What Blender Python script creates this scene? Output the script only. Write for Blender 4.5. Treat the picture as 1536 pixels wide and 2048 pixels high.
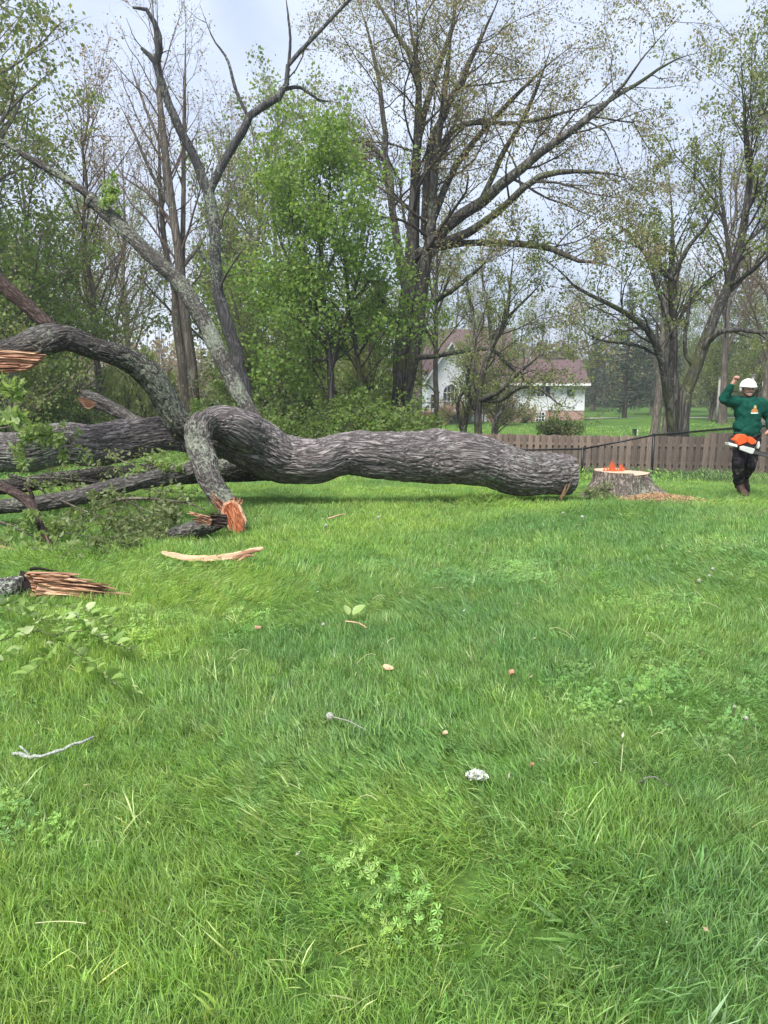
import bpy, math, random
import numpy as np
from mathutils import Vector, Matrix

for o in list(bpy.data.objects):
    bpy.data.objects.remove(o)
scene = bpy.context.scene
COL = scene.collection
rng = np.random.default_rng(7)

# ------------------------------------------------------------------ camera
CAM_H, PITCH, FPX = 1.6, math.radians(8.94), 1520.0
cam_d = bpy.data.cameras.new('camera')
cam = bpy.data.objects.new('camera', cam_d); COL.objects.link(cam)
cam.location = (0, 0, CAM_H)
cam.rotation_euler = (math.pi/2 - PITCH, 0, 0)
cam_d.sensor_fit = 'VERTICAL'; cam_d.sensor_height = 36.0
cam_d.lens = FPX/2048*36.0
cam_d.clip_start = 0.05; cam_d.clip_end = 3000
scene.camera = cam

# ------------------------------------------------------------------ light
SUN_EL, SUN_AZ = math.radians(58), math.radians(208)     # azimuth from +Y, clockwise
world = bpy.data.worlds.new('World'); scene.world = world
world.use_nodes = True
wn, wl = world.node_tree.nodes, world.node_tree.links
wn.clear()
w_out = wn.new('ShaderNodeOutputWorld'); w_bg = wn.new('ShaderNodeBackground')
w_sky = wn.new('ShaderNodeTexSky'); w_sky.sky_type = 'NISHITA'; w_sky.sun_disc = False
w_sky.sun_elevation = SUN_EL; w_sky.sun_rotation = SUN_AZ
w_sky.air_density = 1.0; w_sky.dust_density = 2.0; w_sky.ozone_density = 1.5
w_tc = wn.new('ShaderNodeTexCoord'); w_map = wn.new('ShaderNodeMapping')
w_map.inputs['Scale'].default_value = (1.0, 1.0, 2.2)
w_no = wn.new('ShaderNodeTexNoise'); w_no.inputs['Scale'].default_value = 2.6
w_no.inputs['Detail'].default_value = 6; w_no.inputs['Roughness'].default_value = 0.55
w_no.inputs['Distortion'].default_value = 0.6
w_cr = wn.new('ShaderNodeValToRGB')
w_cr.color_ramp.elements[0].position = 0.34; w_cr.color_ramp.elements[0].color = (2.75, 3.2, 4.15, 1)
w_cr.color_ramp.elements[1].position = 0.66; w_cr.color_ramp.elements[1].color = (4.1, 4.5, 5.3, 1)
w_mix = wn.new('ShaderNodeMix'); w_mix.data_type = 'RGBA'; w_mix.inputs['Factor'].default_value = 0.86
wl.new(w_tc.outputs['Generated'], w_map.inputs['Vector']); wl.new(w_map.outputs['Vector'], w_no.inputs['Vector'])
wl.new(w_no.outputs['Fac'], w_cr.inputs['Fac'])
wl.new(w_sky.outputs['Color'], w_mix.inputs['A']); wl.new(w_cr.outputs['Color'], w_mix.inputs['B'])
wl.new(w_mix.outputs['Result'], w_bg.inputs['Color']); wl.new(w_bg.outputs['Background'], w_out.inputs['Surface'])
w_bg.inputs['Strength'].default_value = 0.0525

sun_d = bpy.data.lights.new('sun', 'SUN'); sun = bpy.data.objects.new('sun', sun_d); COL.objects.link(sun)
sun_d.energy = 1.5; sun_d.angle = math.radians(24); sun_d.color = (1.0, 0.97, 0.92)
_sv = Vector((math.sin(SUN_AZ)*math.cos(SUN_EL), math.cos(SUN_AZ)*math.cos(SUN_EL), math.sin(SUN_EL)))
sun.rotation_euler = _sv.to_track_quat('Z', 'Y').to_euler(); sun.location = (0, 0, 60)

scene.view_settings.view_transform = 'Standard'; scene.view_settings.look = 'None'
scene.view_settings.exposure = 2.25; scene.view_settings.gamma = 1.0
scene.view_settings.use_curve_mapping = False
scene.render.engine = 'CYCLES'
cy = scene.cycles
cy.max_bounces = 6; cy.diffuse_bounces = 3; cy.glossy_bounces = 2; cy.transmission_bounces = 4
cy.transparent_max_bounces = 4; cy.use_denoising = True
cy.caustics_reflective = False; cy.caustics_refractive = False
try:
    cy.denoiser = 'OPENIMAGEDENOISE'
except Exception:
    pass

# ------------------------------------------------------------------ helpers
_c, _s = math.cos(PITCH), math.sin(PITCH)
def at(px, py, Y):
    """world point at distance Y that the photo shows at source pixel (px, py)"""
    u, v = (px-768)/FPX, (1024-py)/FPX
    k = Y/(_c + v*_s)
    return np.array((u*k, Y, CAM_H + k*(-_s + v*_c)))
def pxm(Y):            # metres per source pixel at distance Y
    return Y/FPX*1.0
def sstep(a, b, x):
    t = np.clip((np.asarray(x, float)-a)/(b-a), 0, 1)
    return t*t*(3-2*t)

# value noise ------------------------------------------------------------
def _hash(ix, iy, iz):
    h = (ix.astype(np.int64)*374761393 + iy.astype(np.int64)*668265263 + iz.astype(np.int64)*2147483647) & 0xffffffff
    h = ((h ^ (h >> 13))*1274126177) & 0xffffffff
    h = ((h ^ (h >> 16))*2246822519) & 0xffffffff
    return ((h ^ (h >> 15)) & 0xffffff)/float(0xffffff)
def vnoise(x, y, z=0.0):
    x, y, z = np.broadcast_arrays(np.asarray(x, float), np.asarray(y, float), np.asarray(z, float))
    ix, iy, iz = np.floor(x), np.floor(y), np.floor(z)
    fx, fy, fz = x-ix, y-iy, z-iz
    fx, fy, fz = (f*f*(3-2*f) for f in (fx, fy, fz))
    ix, iy, iz = ix.astype(np.int64), iy.astype(np.int64), iz.astype(np.int64)
    r = 0
    for dx in (0, 1):
        for dy in (0, 1):
            for dz in (0, 1):
                w = (fx if dx else 1-fx)*(fy if dy else 1-fy)*(fz if dz else 1-fz)
                r = r + w*_hash(ix+dx, iy+dy, iz+dz)
    return r
def fbm(x, y, z=0.0, oct=3):
    r, a, s = 0, 0.5, 0
    for k in range(oct):
        r = r + a*vnoise(np.asarray(x)*2**k+17*k, np.asarray(y)*2**k+31*k, np.asarray(z)*2**k+7*k); s += a; a *= 0.5
    return r/s

def gz(x, y):
    """height of the ground"""
    x = np.asarray(x, float); y = np.asarray(y, float)
    z = -0.85*sstep(10, 24, y) - 0.25*sstep(24, 45, y) - 0.12*sstep(45, 75, y) + 0.25*sstep(78, 110, y)
    z = z + 3.5*sstep(120, 320, y)
    z = z + 0.05*(fbm(x*0.35, y*0.35, 3.1)-0.5)*sstep(1, 4, np.abs(y)) + 0.25*(vnoise(x*0.06+5, y*0.06, 1.7)-0.5)*sstep(22, 45, y)
    z = z + 0.7*np.exp(-((x-25.5)/6.0)**2-((y-68)/9.0)**2)
    return z
def gp(px, py):
    """ground point under a source pixel"""
    a, b = 0.8, 200.0
    for _ in range(60):
        m = 0.5*(a+b)
        p = at(px, py, m)
        if p[2] > float(gz(p[0], p[1])): a = m
        else: b = m
    p = at(px, py, a); p[2] = float(gz(p[0], p[1]))
    return p

def mesh_data(name, V, F4=None, F3=None, smooth=True, mats=(), midx=None, uv=None):
    V = np.asarray(V, np.float32).reshape(-1, 3)
    F4 = np.zeros((0, 4), np.int32) if F4 is None else np.asarray(F4, np.int32).reshape(-1, 4)
    F3 = np.zeros((0, 3), np.int32) if F3 is None else np.asarray(F3, np.int32).reshape(-1, 3)
    me = bpy.data.meshes.new(name)
    n4, n3 = len(F4), len(F3)
    me.vertices.add(len(V)); me.vertices.foreach_set('co', V.ravel())
    me.loops.add(n4*4+n3*3)
    me.loops.foreach_set('vertex_index', np.concatenate([F4.ravel(), F3.ravel()]).astype(np.int32))
    me.polygons.add(n4+n3)
    st = np.concatenate([np.arange(n4)*4, n4*4+np.arange(n3)*3]).astype(np.int32)
    me.polygons.foreach_set('loop_start', st)
    me.polygons.foreach_set('use_smooth', np.full(n4+n3, bool(smooth)))
    for m in mats: me.materials.append(m)
    if midx is not None: me.polygons.foreach_set('material_index', np.asarray(midx, np.int32))
    if uv is not None:
        ul = me.uv_layers.new(name='UVMap')
        li = np.concatenate([F4.ravel(), F3.ravel()])
        ul.data.foreach_set('uv', np.asarray(uv, np.float32)[li].ravel())
    me.update(calc_edges=True); me.validate()
    return me
def link(name, me, parent=None, loc=None):
    o = bpy.data.objects.new(name, me); COL.objects.link(o)
    if parent is not None: o.parent = parent
    if loc is not None: o.location = tuple(float(v) for v in loc)
    return o
def tag(o, label=None, cat=None, group=None, kind=None):
    if label: o['label'] = label
    if cat: o['category'] = cat
    if group: o['group'] = group
    if kind: o['kind'] = kind
    return o
def thing(name, loc, label, cat, group=None, rotz=0.0):
    o = bpy.data.objects.new(name, None); COL.objects.link(o)
    o.location = tuple(float(v) for v in loc); o.rotation_euler = (0, 0, rotz); o.empty_display_size = 0.2
    return tag(o, label, cat, group)
def copy_thing(src, loc, rotz=0.0, scale=1.0, label=None, group=None):
    r = src.copy(); COL.objects.link(r)
    r.location = tuple(float(v) for v in loc); r.rotation_euler = (0, 0, rotz)
    r.scale = (scale,)*3 if np.isscalar(scale) else scale
    if label: r['label'] = label
    if group: r['group'] = group
    for ch in list(src.children):
        c = ch.copy(); COL.objects.link(c); c.parent = r
        for g in list(ch.children):
            d = g.copy(); COL.objects.link(d); d.parent = c
    return r

class MB:
    """collects boxes, prisms, tubes; build() links them as one mesh object"""
    def __init__(self): self.V, self.F = [], []
    def add(self, vs, fs):
        b = len(self.V); self.V += [tuple(map(float, v)) for v in vs]; self.F += [[b+i for i in f] for f in fs]
        return self
    def box(self, lo, hi):
        (a, b, c), (d, e, f) = lo, hi
        return self.add([(a,b,c),(d,b,c),(d,e,c),(a,e,c),(a,b,f),(d,b,f),(d,e,f),(a,e,f)],
                 [(0,3,2,1),(4,5,6,7),(0,1,5,4),(1,2,6,5),(2,3,7,6),(3,0,4,7)])
    def prism(self, poly, d):
        """closed polygon (3-D points) extruded by vector d"""
        n = len(poly); d = np.asarray(d, float)
        vs = [np.asarray(p, float) for p in poly] + [np.asarray(p, float)+d for p in poly]
        fs = [list(range(n))[::-1], list(range(n, 2*n))] + [(i, (i+1) % n, n+(i+1) % n, n+i) for i in range(n)]
        return self.add(vs, fs)
    def tube(self, pts, rad, sides=8, caps=True):
        P = np.asarray(pts, float)[None]; n = P.shape[1]
        R = np.full((1, n), rad, float) if np.isscalar(rad) else np.asarray(rad, float)[None]
        V, F = tubes(P, R, sides)
        b = len(self.V); self.V += [tuple(v) for v in V]; self.F += [[b+i for i in f] for f in F]
        if caps:
            self.F.append([b+i for i in range(sides)][::-1]); self.F.append([b+(n-1)*sides+i for i in range(sides)])
        return self
    def ellip(self, c, r, seg=16, rings=10, M=None):
        c = np.asarray(c, float); vs = []; fs = []
        for i in range(rings+1):
            ph = math.pi*i/rings
            for j in range(seg):
                th = 2*math.pi*j/seg
                v = np.array((r[0]*math.sin(ph)*math.cos(th), r[1]*math.sin(ph)*math.sin(th), r[2]*math.cos(ph)))
                if M is not None: v = np.asarray(M) @ v
                vs.append(c+v)
        for i in range(rings):
            for j in range(seg):
                fs.append((i*seg+j, (i+1)*seg+j, (i+1)*seg+(j+1) % seg, i*seg+(j+1) % seg))
        return self.add(vs, fs)
    def mesh(self, name, mat, smooth=False):
        me = bpy.data.meshes.new(name); me.from_pydata(self.V, [], self.F)
        if mat: me.materials.append(mat)
        me.polygons.foreach_set('use_smooth', np.full(len(me.polygons), smooth))
        me.update(); return me
    def build(self, name, mat, parent=None, smooth=False, bevel=0.0, origin=None):
        if origin is not None:
            o_ = np.asarray(origin, float); self.V = [tuple(np.asarray(v)-o_) for v in self.V]
        o = link(name, self.mesh(name, mat, smooth), parent)
        if bevel:
            m = o.modifiers.new('bevel', 'BEVEL'); m.width = bevel; m.segments = 2; m.limit_method = 'ANGLE'
        return o

def nrm(a): return a/np.maximum(np.linalg.norm(a, axis=-1, keepdims=True), 1e-9)
def tubes(P, R, sides):
    """P (B,n,3) centre lines, R (B,n) radii -> verts and quads of open tubes"""
    B, n, _ = P.shape
    T = np.empty_like(P); T[:, 1:-1] = P[:, 2:]-P[:, :-2]; T[:, 0] = P[:, 1]-P[:, 0]; T[:, -1] = P[:, -1]-P[:, -2]
    T = nrm(T)
    chord = nrm(P[:, -1]-P[:, 0])
    ref = np.where(np.abs(chord[:, 2:3]) > 0.8, np.array([[0, 1.0, 0.13]]), np.array([[0.11, 0.2, 1.0]]))
    ref = np.broadcast_to(ref[:, None, :], P.shape)
    N = nrm(ref-(ref*T).sum(-1, keepdims=True)*T); Bn = np.cross(T, N)
    a = np.arange(sides)*2*math.pi/sides
    V = P[:, :, None, :]+R[:, :, None, None]*(np.cos(a)[:, None]*N[:, :, None, :]+np.sin(a)[:, None]*Bn[:, :, None, :])
    i = np.arange(n-1)[:, None]; j = np.arange(sides)[None]; j2 = (j+1) % sides
    q = np.stack([i*sides+j, i*sides+j2, (i+1)*sides+j2, (i+1)*sides+j], -1).reshape(-1, 4)
    F = (np.arange(B)*n*sides)[:, None, None]+q[None]
    return V.reshape(-1, 3), F.reshape(-1, 4)
def resample(pts, n):
    """Catmull-Rom through rows of pts (any columns), n samples evenly by length"""
    P = np.asarray(pts, float)
    E = np.vstack([2*P[0]-P[1], P, 2*P[-1]-P[-2]])
    out = []
    for k in range(len(P)-1):
        p0, p1, p2, p3 = E[k:k+4]
        for t in np.linspace(0, 1, 14, endpoint=False):
            out.append(0.5*((2*p1)+(p2-p0)*t+(2*p0-5*p1+4*p2-p3)*t*t+(3*p1-p0-3*p2+p3)*t**3))
    out.append(P[-1]); out = np.array(out)
    d = np.concatenate([[0], np.cumsum(np.linalg.norm(np.diff(out[:, :3], axis=0), axis=1))])
    s = np.linspace(0, d[-1], n)
    return np.stack([np.interp(s, d, out[:, c]) for c in range(out.shape[1])], 1)
def limb(rows, n=14):
    """rows (px, py, r_px, Y) -> (n,3), (n,)"""
    W = np.array([np.append(at(a, b, Y), r*pxm(Y)) for a, b, r, Y in rows])
    W = resample(W, n)
    return W[:, :3], np.maximum(W[:, 3], 0.004)

# ------------------------------------------------------------------ materials
def new_mat(name):
    m = bpy.data.materials.new(name); m.use_nodes = True
    nt = m.node_tree; nt.nodes.clear()
    out = nt.nodes.new('ShaderNodeOutputMaterial')
    return m, nt, out
def N(nt, kind, **kw):
    n = nt.nodes.new(kind)
    for k, v in kw.items():
        if k in n.inputs: n.inputs[k].default_value = v
        else: setattr(n, k, v)
    return n
def mixc(nt, fac, a, b, blend='MIX'):
    m = nt.nodes.new('ShaderNodeMix'); m.data_type = 'RGBA'; m.blend_type = blend
    for key, v in (('Factor', fac), ('A', a), ('B', b)):
        if hasattr(v, 'is_linked'): nt.links.new(v, m.inputs[key])
        elif key == 'Factor': m.inputs[key].default_value = v
        else: m.inputs[key].default_value = (*v, 1) if len(v) == 3 else v
    return m.outputs['Result']
def ramp(nt, fac, stops):
    r = nt.nodes.new('ShaderNodeValToRGB'); e = r.color_ramp.elements
    while len(e) < len(stops): e.new(0.5)
    for k, (p, c) in enumerate(stops):
        e[k].position = p; e[k].color = (c, c, c, 1) if np.isscalar(c) else (*c, 1)
    nt.links.new(fac, r.inputs['Fac']); return r.outputs['Color']
def noise(nt, vec, scale, detail=3, rough=0.5, dist=0.0):
    n = nt.nodes.new('ShaderNodeTexNoise'); n.inputs['Scale'].default_value = scale
    n.inputs['Detail'].default_value = detail; n.inputs['Roughness'].default_value = rough; n.inputs['Distortion'].default_value = dist
    if vec is not None: nt.links.new(vec, n.inputs['Vector'])
    return n.outputs['Fac']
def mapped(nt, src, scale=(1, 1, 1), loc=(0, 0, 0)):
    m = nt.nodes.new('ShaderNodeMapping'); m.inputs['Scale'].default_value = scale; m.inputs['Location'].default_value = loc
    nt.links.new(src, m.inputs['Vector']); return m.outputs['Vector']
def coords(nt, which='Object'):
    t = nt.nodes.new('ShaderNodeTexCoord'); return t.outputs[which]
def finish(nt, out, color, rough=0.8, bump=None, bstr=0.5, bdist=0.01, spec=0.3, metal=0.0):
    p = nt.nodes.new('ShaderNodeBsdfPrincipled')
    if hasattr(color, 'is_linked'): nt.links.new(color, p.inputs['Base Color'])
    else: p.inputs['Base Color'].default_value = (*color, 1)
    if hasattr(rough, 'is_linked'): nt.links.new(rough, p.inputs['Roughness'])
    else: p.inputs['Roughness'].default_value = rough
    p.inputs['Specular IOR Level'].default_value = spec; p.inputs['Metallic'].default_value = metal
    if bump is not None:
        b = nt.nodes.new('ShaderNodeBump'); b.inputs['Strength'].default_value = bstr; b.inputs['Distance'].default_value = bdist
        nt.links.new(bump, b.inputs['Height']); nt.links.new(b.outputs['Normal'], p.inputs['Normal'])
    nt.links.new(p.outputs['BSDF'], out.inputs['Surface'])
    return p
def mat_plain(name, col, rough=0.6, var=0.12, scale=8.0, spec=0.35, metal=0.0, bstr=0.15):
    m, nt, out = new_mat(name)
    oc = coords(nt)
    f = noise(nt, oc, scale, 4, 0.6)
    d = tuple(max(c*(1-var), 0) for c in col); l = tuple(min(c*(1+var), 1) for c in col)
    finish(nt, out, ramp(nt, f, [(0.3, d), (0.7, l)]), rough, f, bstr, 0.004, spec, metal)
    return m
def mat_leaf(name, cols, trans=0.48, rough=0.55, sc=0.5):
    """cols: list of colours spread over the leaves at random"""
    m, nt, out = new_mat(name)
    g = nt.nodes.new('ShaderNodeNewGeometry')
    oc = nt.nodes.new('ShaderNodeTexCoord').outputs['Object']
    big = noise(nt, oc, sc, 2)
    ad = N(nt, 'ShaderNodeMath', operation='MULTIPLY_ADD'); nt.links.new(big, ad.inputs[0])
    ad.inputs[1].default_value = 0.7; ad.inputs[2].default_value = -0.35
    sm = N(nt, 'ShaderNodeMath', operation='ADD', use_clamp=True)
    nt.links.new(g.outputs['Random Per Island'], sm.inputs[0]); nt.links.new(ad.outputs[0], sm.inputs[1])
    n = len(cols); c = ramp(nt, sm.outputs[0], [(k/max(n-1, 1), cols[k]) for k in range(n)])
    p = N(nt, 'ShaderNodeBsdfPrincipled', Roughness=rough); p.inputs['Specular IOR Level'].default_value = 0.25
    t = nt.nodes.new('ShaderNodeBsdfTranslucent')
    br = mixc(nt, 1.0, c, (1.5, 1.45, 0.8), 'MULTIPLY')
    nt.links.new(c, p.inputs['Base Color']); nt.links.new(br, t.inputs['Color'])
    mx = N(nt, 'ShaderNodeMixShader'); mx.inputs[0].default_value = trans
    nt.links.new(p.outputs[0], mx.inputs[1]); nt.links.new(t.outputs[0], mx.inputs[2])
    nt.links.new(mx.outputs[0], out.inputs['Surface'])
    return m
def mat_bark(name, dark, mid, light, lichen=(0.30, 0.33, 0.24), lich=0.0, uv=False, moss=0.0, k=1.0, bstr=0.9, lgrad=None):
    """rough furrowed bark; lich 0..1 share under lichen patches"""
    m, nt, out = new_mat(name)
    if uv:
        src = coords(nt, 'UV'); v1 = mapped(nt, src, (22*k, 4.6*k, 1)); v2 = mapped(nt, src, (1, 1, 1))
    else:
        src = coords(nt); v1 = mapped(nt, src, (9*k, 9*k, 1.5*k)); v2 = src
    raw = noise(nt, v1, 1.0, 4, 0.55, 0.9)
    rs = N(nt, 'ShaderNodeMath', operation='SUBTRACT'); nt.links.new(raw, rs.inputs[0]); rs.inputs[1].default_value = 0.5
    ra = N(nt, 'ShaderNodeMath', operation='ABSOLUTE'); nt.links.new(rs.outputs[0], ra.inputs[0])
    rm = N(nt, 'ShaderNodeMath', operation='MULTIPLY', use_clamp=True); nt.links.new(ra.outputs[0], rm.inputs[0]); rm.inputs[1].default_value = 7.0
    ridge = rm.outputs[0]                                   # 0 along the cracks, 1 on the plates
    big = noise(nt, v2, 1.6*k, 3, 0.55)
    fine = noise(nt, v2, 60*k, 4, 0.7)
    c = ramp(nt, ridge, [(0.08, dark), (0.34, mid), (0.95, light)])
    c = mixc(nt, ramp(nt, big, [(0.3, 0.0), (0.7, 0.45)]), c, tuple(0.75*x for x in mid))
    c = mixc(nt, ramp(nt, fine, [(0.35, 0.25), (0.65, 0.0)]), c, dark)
    oc = coords(nt)
    if moss > 0:
        mo = noise(nt, oc, 1.4*k, 4, 0.6)
        c = mixc(nt, ramp(nt, mo, [(0.62-0.3*moss, 0.0), (0.75-0.3*moss, 0.8)]), c, (0.085, 0.095, 0.035))
    if lich > 0:
        l1 = noise(nt, oc, 17*k, 5, 0.75, 0.3); l2 = noise(nt, oc, 1.1*k, 2, 0.5)
        ad = N(nt, 'ShaderNodeMath', operation='MULTIPLY_ADD'); nt.links.new(l2, ad.inputs[0]); ad.inputs[1].default_value = 0.55
        nt.links.new(l1, ad.inputs[2])
        if lgrad is not None:      # lichen thins out towards the foot of the limb
            sx = N(nt, 'ShaderNodeSeparateXYZ'); nt.links.new(src, sx.inputs[0])
            mg = N(nt, 'ShaderNodeMapRange'); nt.links.new(sx.outputs['Y'], mg.inputs['Value'])
            mg.inputs['From Min'].default_value = lgrad[0]; mg.inputs['From Max'].default_value = lgrad[1]; mg.inputs['To Min'].default_value = -lgrad[2]; mg.inputs['To Max'].default_value = 0.0
            a2 = N(nt, 'ShaderNodeMath', operation='ADD'); nt.links.new(ad.outputs[0], a2.inputs[0]); nt.links.new(mg.outputs[0], a2.inputs[1]); ad = a2
        th = 0.98-0.34*lich
        mask = ramp(nt, ad.outputs[0], [(th-0.02, 0.0), (th+0.03, 0.92)])
        lc = ramp(nt, noise(nt, oc, 23*k, 3), [(0.35, tuple(0.6*x for x in lichen)), (0.65, lichen)])
        c = mixc(nt, mask, c, lc)
    hs = N(nt, 'ShaderNodeMath', operation='MULTIPLY_ADD'); nt.links.new(fine, hs.inputs[0]); hs.inputs[1].default_value = 0.25
    nt.links.new(ridge, hs.inputs[2])
    finish(nt, out, c, 0.92, hs.outputs[0], bstr, 0.03/k, 0.15)
    return m

M = {}
M['bark_log'] = mat_bark('bark_log', (0.075, 0.063, 0.06), (0.20, 0.174, 0.168), (0.355, 0.32, 0.31), lichen=(0.36, 0.39, 0.32), lich=0.55, uv=True, lgrad=(5.4, 7.4, 0.125))
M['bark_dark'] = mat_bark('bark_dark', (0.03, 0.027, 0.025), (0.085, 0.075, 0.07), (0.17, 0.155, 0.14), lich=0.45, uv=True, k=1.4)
M['bark_lichen'] = mat_bark('bark_lichen', (0.04, 0.036, 0.033), (0.10, 0.09, 0.082), (0.19, 0.175, 0.155), lichen=(0.30, 0.33, 0.25), lich=0.5, uv=True, k=1.5)
M['bark_front'] = mat_bark('bark_front', (0.035, 0.03, 0.029), (0.10, 0.087, 0.082), (0.20, 0.18, 0.168), lichen=(0.31, 0.34, 0.26), lich=0.5, uv=True, k=1.2)
M['bark_brown'] = mat_bark('bark_brown', (0.035, 0.024, 0.02), (0.085, 0.058, 0.05), (0.14, 0.10, 0.085), uv=True, k=1.6)
M['bark_grey'] = mat_bark('bark_grey', (0.055, 0.05, 0.046), (0.125, 0.115, 0.105), (0.22, 0.205, 0.185), lich=0.3, uv=True, k=1.5)
M['bark_stump'] = mat_bark('bark_stump', (0.075, 0.06, 0.05), (0.18, 0.15, 0.125), (0.32, 0.28, 0.24), lich=0.25)
M['bark_maple'] = mat_bark('bark_maple', (0.035, 0.031, 0.029), (0.085, 0.077, 0.07), (0.16, 0.147, 0.134), lich=0.25, k=0.6, moss=0.35)
M['bark_mossy'] = mat_bark('bark_mossy', (0.03, 0.028, 0.022), (0.075, 0.07, 0.05), (0.13, 0.125, 0.09), lich=0.2, k=0.6, moss=0.8)
M['bark_smooth'] = mat_bark('bark_smooth', (0.032, 0.03, 0.031), (0.075, 0.07, 0.07), (0.13, 0.125, 0.12), lich=0.25, k=1.0, bstr=0.8)
M['bark_tan'] = mat_bark('bark_tan', (0.085, 0.07, 0.056), (0.155, 0.132, 0.108), (0.24, 0.21, 0.175), lich=0.2, k=0.7)
M['bark_pale'] = mat_bark('bark_pale', (0.11, 0.10, 0.095), (0.2, 0.19, 0.18), (0.3, 0.285, 0.27), k=0.7)
M['twig_light'] = mat_plain('twig_light', (0.115, 0.10, 0.082), 0.9, 0.3, 3.0, 0.1)
M['twig'] = mat_plain('twig', (0.062, 0.054, 0.046), 0.9, 0.3, 3.0, 0.1)
M['twig_red'] = mat_plain('twig_red', (0.12, 0.088, 0.078), 0.9, 0.3, 3.0, 0.1)

def mat_wood(name, a, b, c, axis=(3, 60, 60)):
    """fresh torn wood with grain along the object's x"""
    m, nt, out = new_mat(name)
    oc = coords(nt); v = mapped(nt, oc, axis)
    g = noise(nt, v, 1.0, 5, 0.65, 0.4); bg = noise(nt, oc, 4.0, 3)
    col = ramp(nt, g, [(0.28, a), (0.5, b), (0.72, c)])
    col = mixc(nt, ramp(nt, bg, [(0.4, 0.0), (0.75, 0.5)]), col, a)
    finish(nt, out, col, 0.75, g, 0.8, 0.02, 0.2)
    return m
M['wood_fresh'] = mat_wood('wood_fresh', (0.27, 0.125, 0.075), (0.43, 0.235, 0.15), (0.56, 0.38, 0.265))
M['wood_end'] = mat_wood('wood_end', (0.33, 0.085, 0.035), (0.45, 0.16, 0.075), (0.54, 0.28, 0.165), (40, 40, 8))
M['wood_pale'] = mat_wood('wood_pale', (0.48, 0.26, 0.15), (0.62, 0.40, 0.26), (0.72, 0.54, 0.38))
M['wood_red'] = mat_wood('wood_red', (0.44, 0.075, 0.028), (0.56, 0.12, 0.045), (0.64, 0.21, 0.09), (60, 60, 5))
M['wood_cut'] = mat_plain('wood_cut', (0.52, 0.36, 0.26), 0.8, 0.2, 20, 0.2)
M['char'] = mat_plain('char', (0.022, 0.018, 0.017), 0.9, 0.4, 20, 0.1)
# ------------------------------------------------------------------ ground
def lawn_colour(nt, pos):
    """large patches of lighter, yellower and bluer grass"""
    n1 = noise(nt, mapped(nt, pos, (1, 1, 0)), 0.55, 4, 0.6, 0.4)
    n2 = noise(nt, mapped(nt, pos, (1, 1, 0), (31, 7, 0)), 1.9, 4, 0.6)
    c = ramp(nt, n1, [(0.30, (0.045, 0.115, 0.034)), (0.48, (0.075, 0.165, 0.030)), (0.68, (0.125, 0.215, 0.036))])
    c = mixc(nt, ramp(nt, n2, [(0.35, 0.0), (0.72, 0.6)]), c, (0.105, 0.175, 0.050))
    return c
m, nt, out = new_mat('lawn_soil')
geo = nt.nodes.new('ShaderNodeNewGeometry'); pos = geo.outputs['Position']
c = lawn_colour(nt, pos)
f = noise(nt, pos, 14, 5, 0.7); f2 = noise(nt, pos, 1.2, 5, 0.7)
c = mixc(nt, ramp(nt, f, [(0.3, 0.75), (0.66, 0.1)]), c, (0.030, 0.050, 0.014))
finish(nt, out, c, 0.95, f, 0.7, 0.05, 0.05)
M['lawn'] = m

ys = np.concatenate([np.arange(-6, 26, 0.25), np.arange(26, 130, 1.0), np.geomspace(130, 1500, 26)])
xs = np.concatenate([-np.geomspace(900, 22, 26), np.arange(-21.5, 21.6, 0.5), np.geomspace(22, 900, 26)])
gx, gy = np.meshgrid(xs, ys)
gV = np.stack([gx, gy, gz(gx, gy)], -1).reshape(-1, 3)
ny, nx = gx.shape
ii, jj = np.meshgrid(np.arange(ny-1), np.arange(nx-1), indexing='ij')
gF = np.stack([ii*nx+jj, ii*nx+jj+1, (ii+1)*nx+jj+1, (ii+1)*nx+jj], -1).reshape(-1, 4)
tag(link('ground', mesh_data('ground', gV, gF, mats=[M['lawn']])), 'green lawn running back to the trees', None, kind='structure')

# ------------------------------------------------------------------ grass (one mass nobody could count)
def mat_grass(name, tint, trans=0.38):
    """colour of each tuft comes with its point (tint), each blade varies a little"""
    m, nt, out = new_mat(name)
    geo = nt.nodes.new('ShaderNodeNewGeometry')
    at_ = nt.nodes.new('ShaderNodeAttribute'); at_.attribute_type = 'INSTANCER'; at_.attribute_name = 'tint'
    c = mixc(nt, 1.0, at_.outputs['Color'], tint, 'MULTIPLY')
    mr = N(nt, 'ShaderNodeMapRange'); nt.links.new(geo.outputs['Random Per Island'], mr.inputs['Value']); mr.inputs['To Min'].default_value = 0.55; mr.inputs['To Max'].default_value = 1.5
    c = mixc(nt, 1.0, c, mr.outputs[0], 'MULTIPLY')
    d = nt.nodes.new('ShaderNodeBsdfDiffuse'); t = nt.nodes.new('ShaderNodeBsdfTranslucent')
    g = N(nt, 'ShaderNodeBsdfGlossy', Roughness=0.55); g.inputs['Color'].default_value = (0.8, 0.9, 1.0, 1)
    nt.links.new(c, d.inputs['Color']); nt.links.new(mixc(nt, 1.0, c, (1.6, 1.5, 0.8), 'MULTIPLY'), t.inputs['Color'])
    mx = N(nt, 'ShaderNodeMixShader'); mx.inputs[0].default_value = trans
    nt.links.new(d.outputs[0], mx.inputs[1]); nt.links.new(t.outputs[0], mx.inputs[2])
    m2 = N(nt, 'ShaderNodeMixShader'); m2.inputs[0].default_value = 0.02
    nt.links.new(mx.outputs[0], m2.inputs[1]); nt.links.new(g.outputs[0], m2.inputs[2]); nt.links.new(m2.outputs[0], out.inputs['Surface'])
    return m
M['grass'] = mat_grass('grass', (1, 1, 1))
M['grass_dry'] = mat_grass('grass_dry', (2.2, 1.6, 2.6))
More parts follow.
